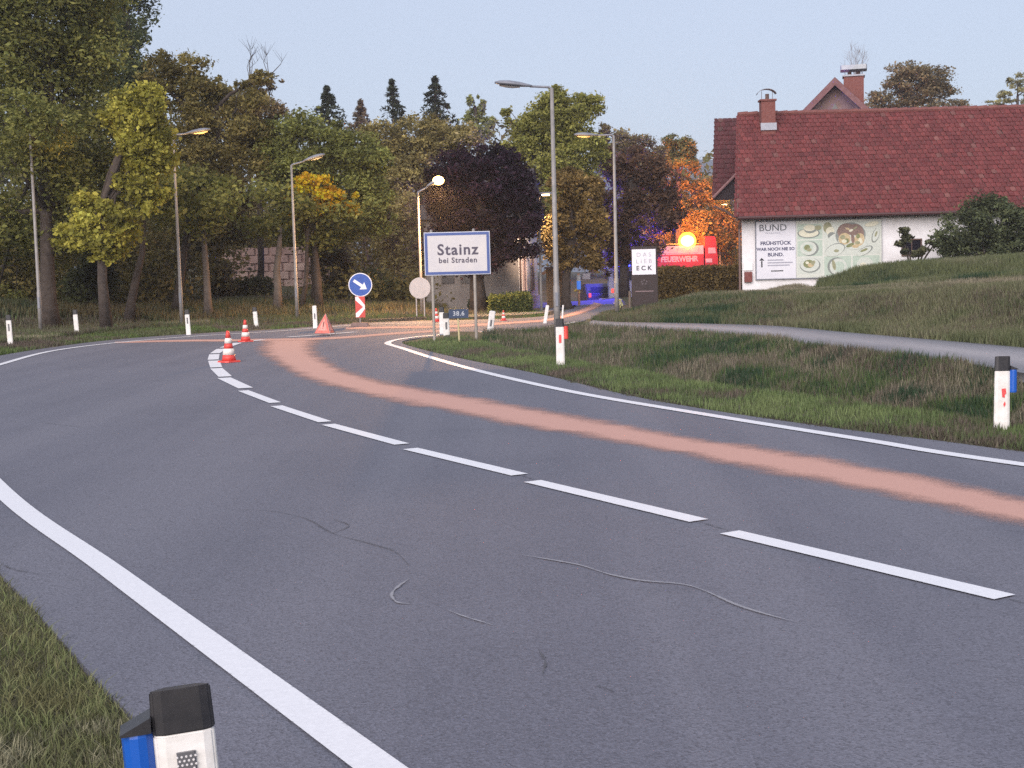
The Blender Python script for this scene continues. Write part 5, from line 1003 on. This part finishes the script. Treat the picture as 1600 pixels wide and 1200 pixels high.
MB().prism([(fx_(1107), fz(397)), (fx_(1119), fz(397)), (fx_(1118), fz(388)), (fx_(1107), fz(388))], .0, .018).build('side_window', fwh, fe); MB().box((fx_(1108), .008, fz(408)), (10*kF, .02, 6*kF)).build('white_mark', fwh, fe)
text('lettering', 'FEUERWEHR', .44, fwh, fe, (fx_(1062), -.012, fz(405)), bold=.02, sx=.88); text('lettering', 'OST', .38, fwh, fe, (fx_(1060), -.012, fz(416)), bold=.015) if False else None
for j in range(4): MB().box((fx_(1034)+j*16.5*kF, -.006, fz(391)), (15.2*kF, .02, 8.5*kF)).build('locker_shutter', fwh, fe)
ld_ = MB()
for yy in (.7, 1.2): ld_.tube([(.1, yy, top_+.12), (fx_(1098), yy, top_+.12)], .03, 5)
for j in range(11): ld_.tube([(.2+j*.24, .7, top_+.12), (.2+j*.24, 1.2, top_+.12)], .02, 4)
ld_.build('ladder', mat('dark_metal', (.06, .06, .065), .5, .5), fe); wheels(fe, (.8, fx_(1108)), .1, 2.1, .45)
bc = AT(1074, 376.5, Yf)-fe.location; MB().lathe([(.10, 0), (.10, .06)], 12, Matrix.Translation((bc.x, .05, top_))).build('beacon_base', black_m, fe)
MB().lathe([(.30, 0), (.52, -.10), (.50, -.04)], 28, Matrix.Translation((bc.x, .10, bc.z)) @ Matrix.Rotation(R(90), 4, 'X') @ Matrix.Rotation(R(180), 4, 'X')).build('beacon_halo', mat('beacon_halo', (.8, .3, .03), .4, emit=(1, .27, .012), es=1.6), fe)  # emissive ring added behind the beacon to imitate its glow halo
MB().ball((bc.x, -.06, bc.z), .36, 10, (1.1, .7, .9)).build('beacon', mat('beacon_glow', (1, .5, .1), emit=(1, .45, .06), es=22), fe); glow('beacon_light', (bc.x, .5, bc.z+.6), 2500, (1, .27, .03), fe, .3); glow('beacon_light', (bc.x, -2.4, bc.z+.5), 480, (1, .27, .03), fe, .3)

def van(label, px0, px1, Y, zbase, hgt, rz, body, pm, lights=None):
    a = AT((px0+px1)/2, 440, Y); root = empty('patrol_van' if lights else 'parked_car', (a.x, Y, zbase), rz, label, 'van' if lights else 'car'); L, Wd = (4.9, 1.95) if lights else (4.2, 1.75)
    if lights: pf = [(-L/2, .35), (L/2, .35), (L/2+.02, .9), (L/2-.55, 1.1), (L/2-1.1, hgt-.1), (L/2-1.4, hgt), (-L/2+.1, hgt), (-L/2, hgt-.15)]
    else: pf = [(-L/2, .3), (L/2, .3), (L/2+.02, .7), (L/2-.2, .85), (L/2-1.1, .95), (L/2-1.8, hgt-.03), (L/2-2.2, hgt), (-L/2+.9, hgt), (-L/2+.25, 1.0), (-L/2, .9)]
    M = Matrix.Rotation(R(90), 4, 'Z')   # length along the street
    q = MB().prism(pf, -Wd/2, Wd/2, M); q.build('body', pm, root, bevel=.05)
    MB().box((0, -L/2-.01+(.16 if not lights else 0), hgt*.78), (Wd*.78, .03, hgt*.22)).build('rear_window', glassm, root); MB().box((Wd/2+.006, L*.08, hgt*.76), (.015, L*.42, hgt*.2)).build('side_window', glassm, root); MB().box((-Wd/2-.006, L*.08, hgt*.76), (.015, L*.42, hgt*.2)).build('side_window', glassm, root)
    for s in (-1, 1):
        MB().box((s*Wd*.42, -L/2-.012, .85), (.12, .03, .2)).build('tail_light', mat('tail_lens', (.4, .02, .02), .3, emit=(1, .1, .06), es=.6), root)
        for y in (-L*.3, L*.3):
            w = MB().lathe([(.22, -.1), (.32, -.09), (.32, .09), (.22, .1)], 16, Matrix.Translation((s*(Wd/2-.08), y, .32)) @ Matrix.Rotation(R(90), 4, 'Y')).build('wheel', tyre, root); MB().lathe([(.19, -.105), (.19, .105)], 10, Matrix.Translation((s*(Wd/2-.08), y, .32)) @ Matrix.Rotation(R(90), 4, 'Y')).build('rim', rim, w)
    MB().box((0, -L/2-.015, .62), (.5, .02, .12)).build('number_plate', white_m, root)
    return root
vn = van('pale patrol van washed in blue light behind the second tall lamp post', 953, 1008, 68, float(gz(AT(985, 440, 68).x, 68)), 2.0, R(-3), 0, mat('pale_blue_paint', (.50, .50, .58), .35), lights=True)
MB().box((0, -.9, 2.06), (1.2, .3, .10), bev=.04).build('light_bar', mat('blue_glow', (.1, .15, 1), emit=(.05, .07, 1), es=4), vn)
glow('blue_light', (-.6, -1.2, 2.9), 2800, (.07, .05, 1), vn, .2)
van('dark car parked down the village street, left of the patrol van', 915, 955, 71, float(gz(AT(932, 440, 71).x, 71)), 1.42, R(4), 0, mat('dark_paint', (.035, .03, .045), .3))
# little bright yellow bush at the foot of the lamp
shrub('shrub', 'small pale yellow green tuft at the foot of the second tall lamp post', AT(967, 473, 44.5), (.14, .12, .16), 260, .06, (.30, .26, .10), (.42, .38, .16), stems=2)

# thin evening mist, added so the beacon and the lit lamps glow in it
hz_ = bpy.data.materials.new('mist'); hz_.use_nodes = True; hn = hz_.node_tree; hn.nodes.clear(); pv_ = hn.nodes.new('ShaderNodeVolumePrincipled'); ho = hn.nodes.new('ShaderNodeOutputMaterial')
pv_.inputs['Density'].default_value = .0007; pv_.inputs['Color'].default_value = (.86, .86, .9, 1); pv_.inputs['Anisotropy'].default_value = .3; hn.links.new(pv_.outputs[0], ho.inputs['Volume'])
hb_ = MB().box((0, 40, 15.5), (1500, 1460, 38)).build('haze', hz_, kind='stuff'); hb_['label'] = 'thin even mist added over road and village for the lamp glow'
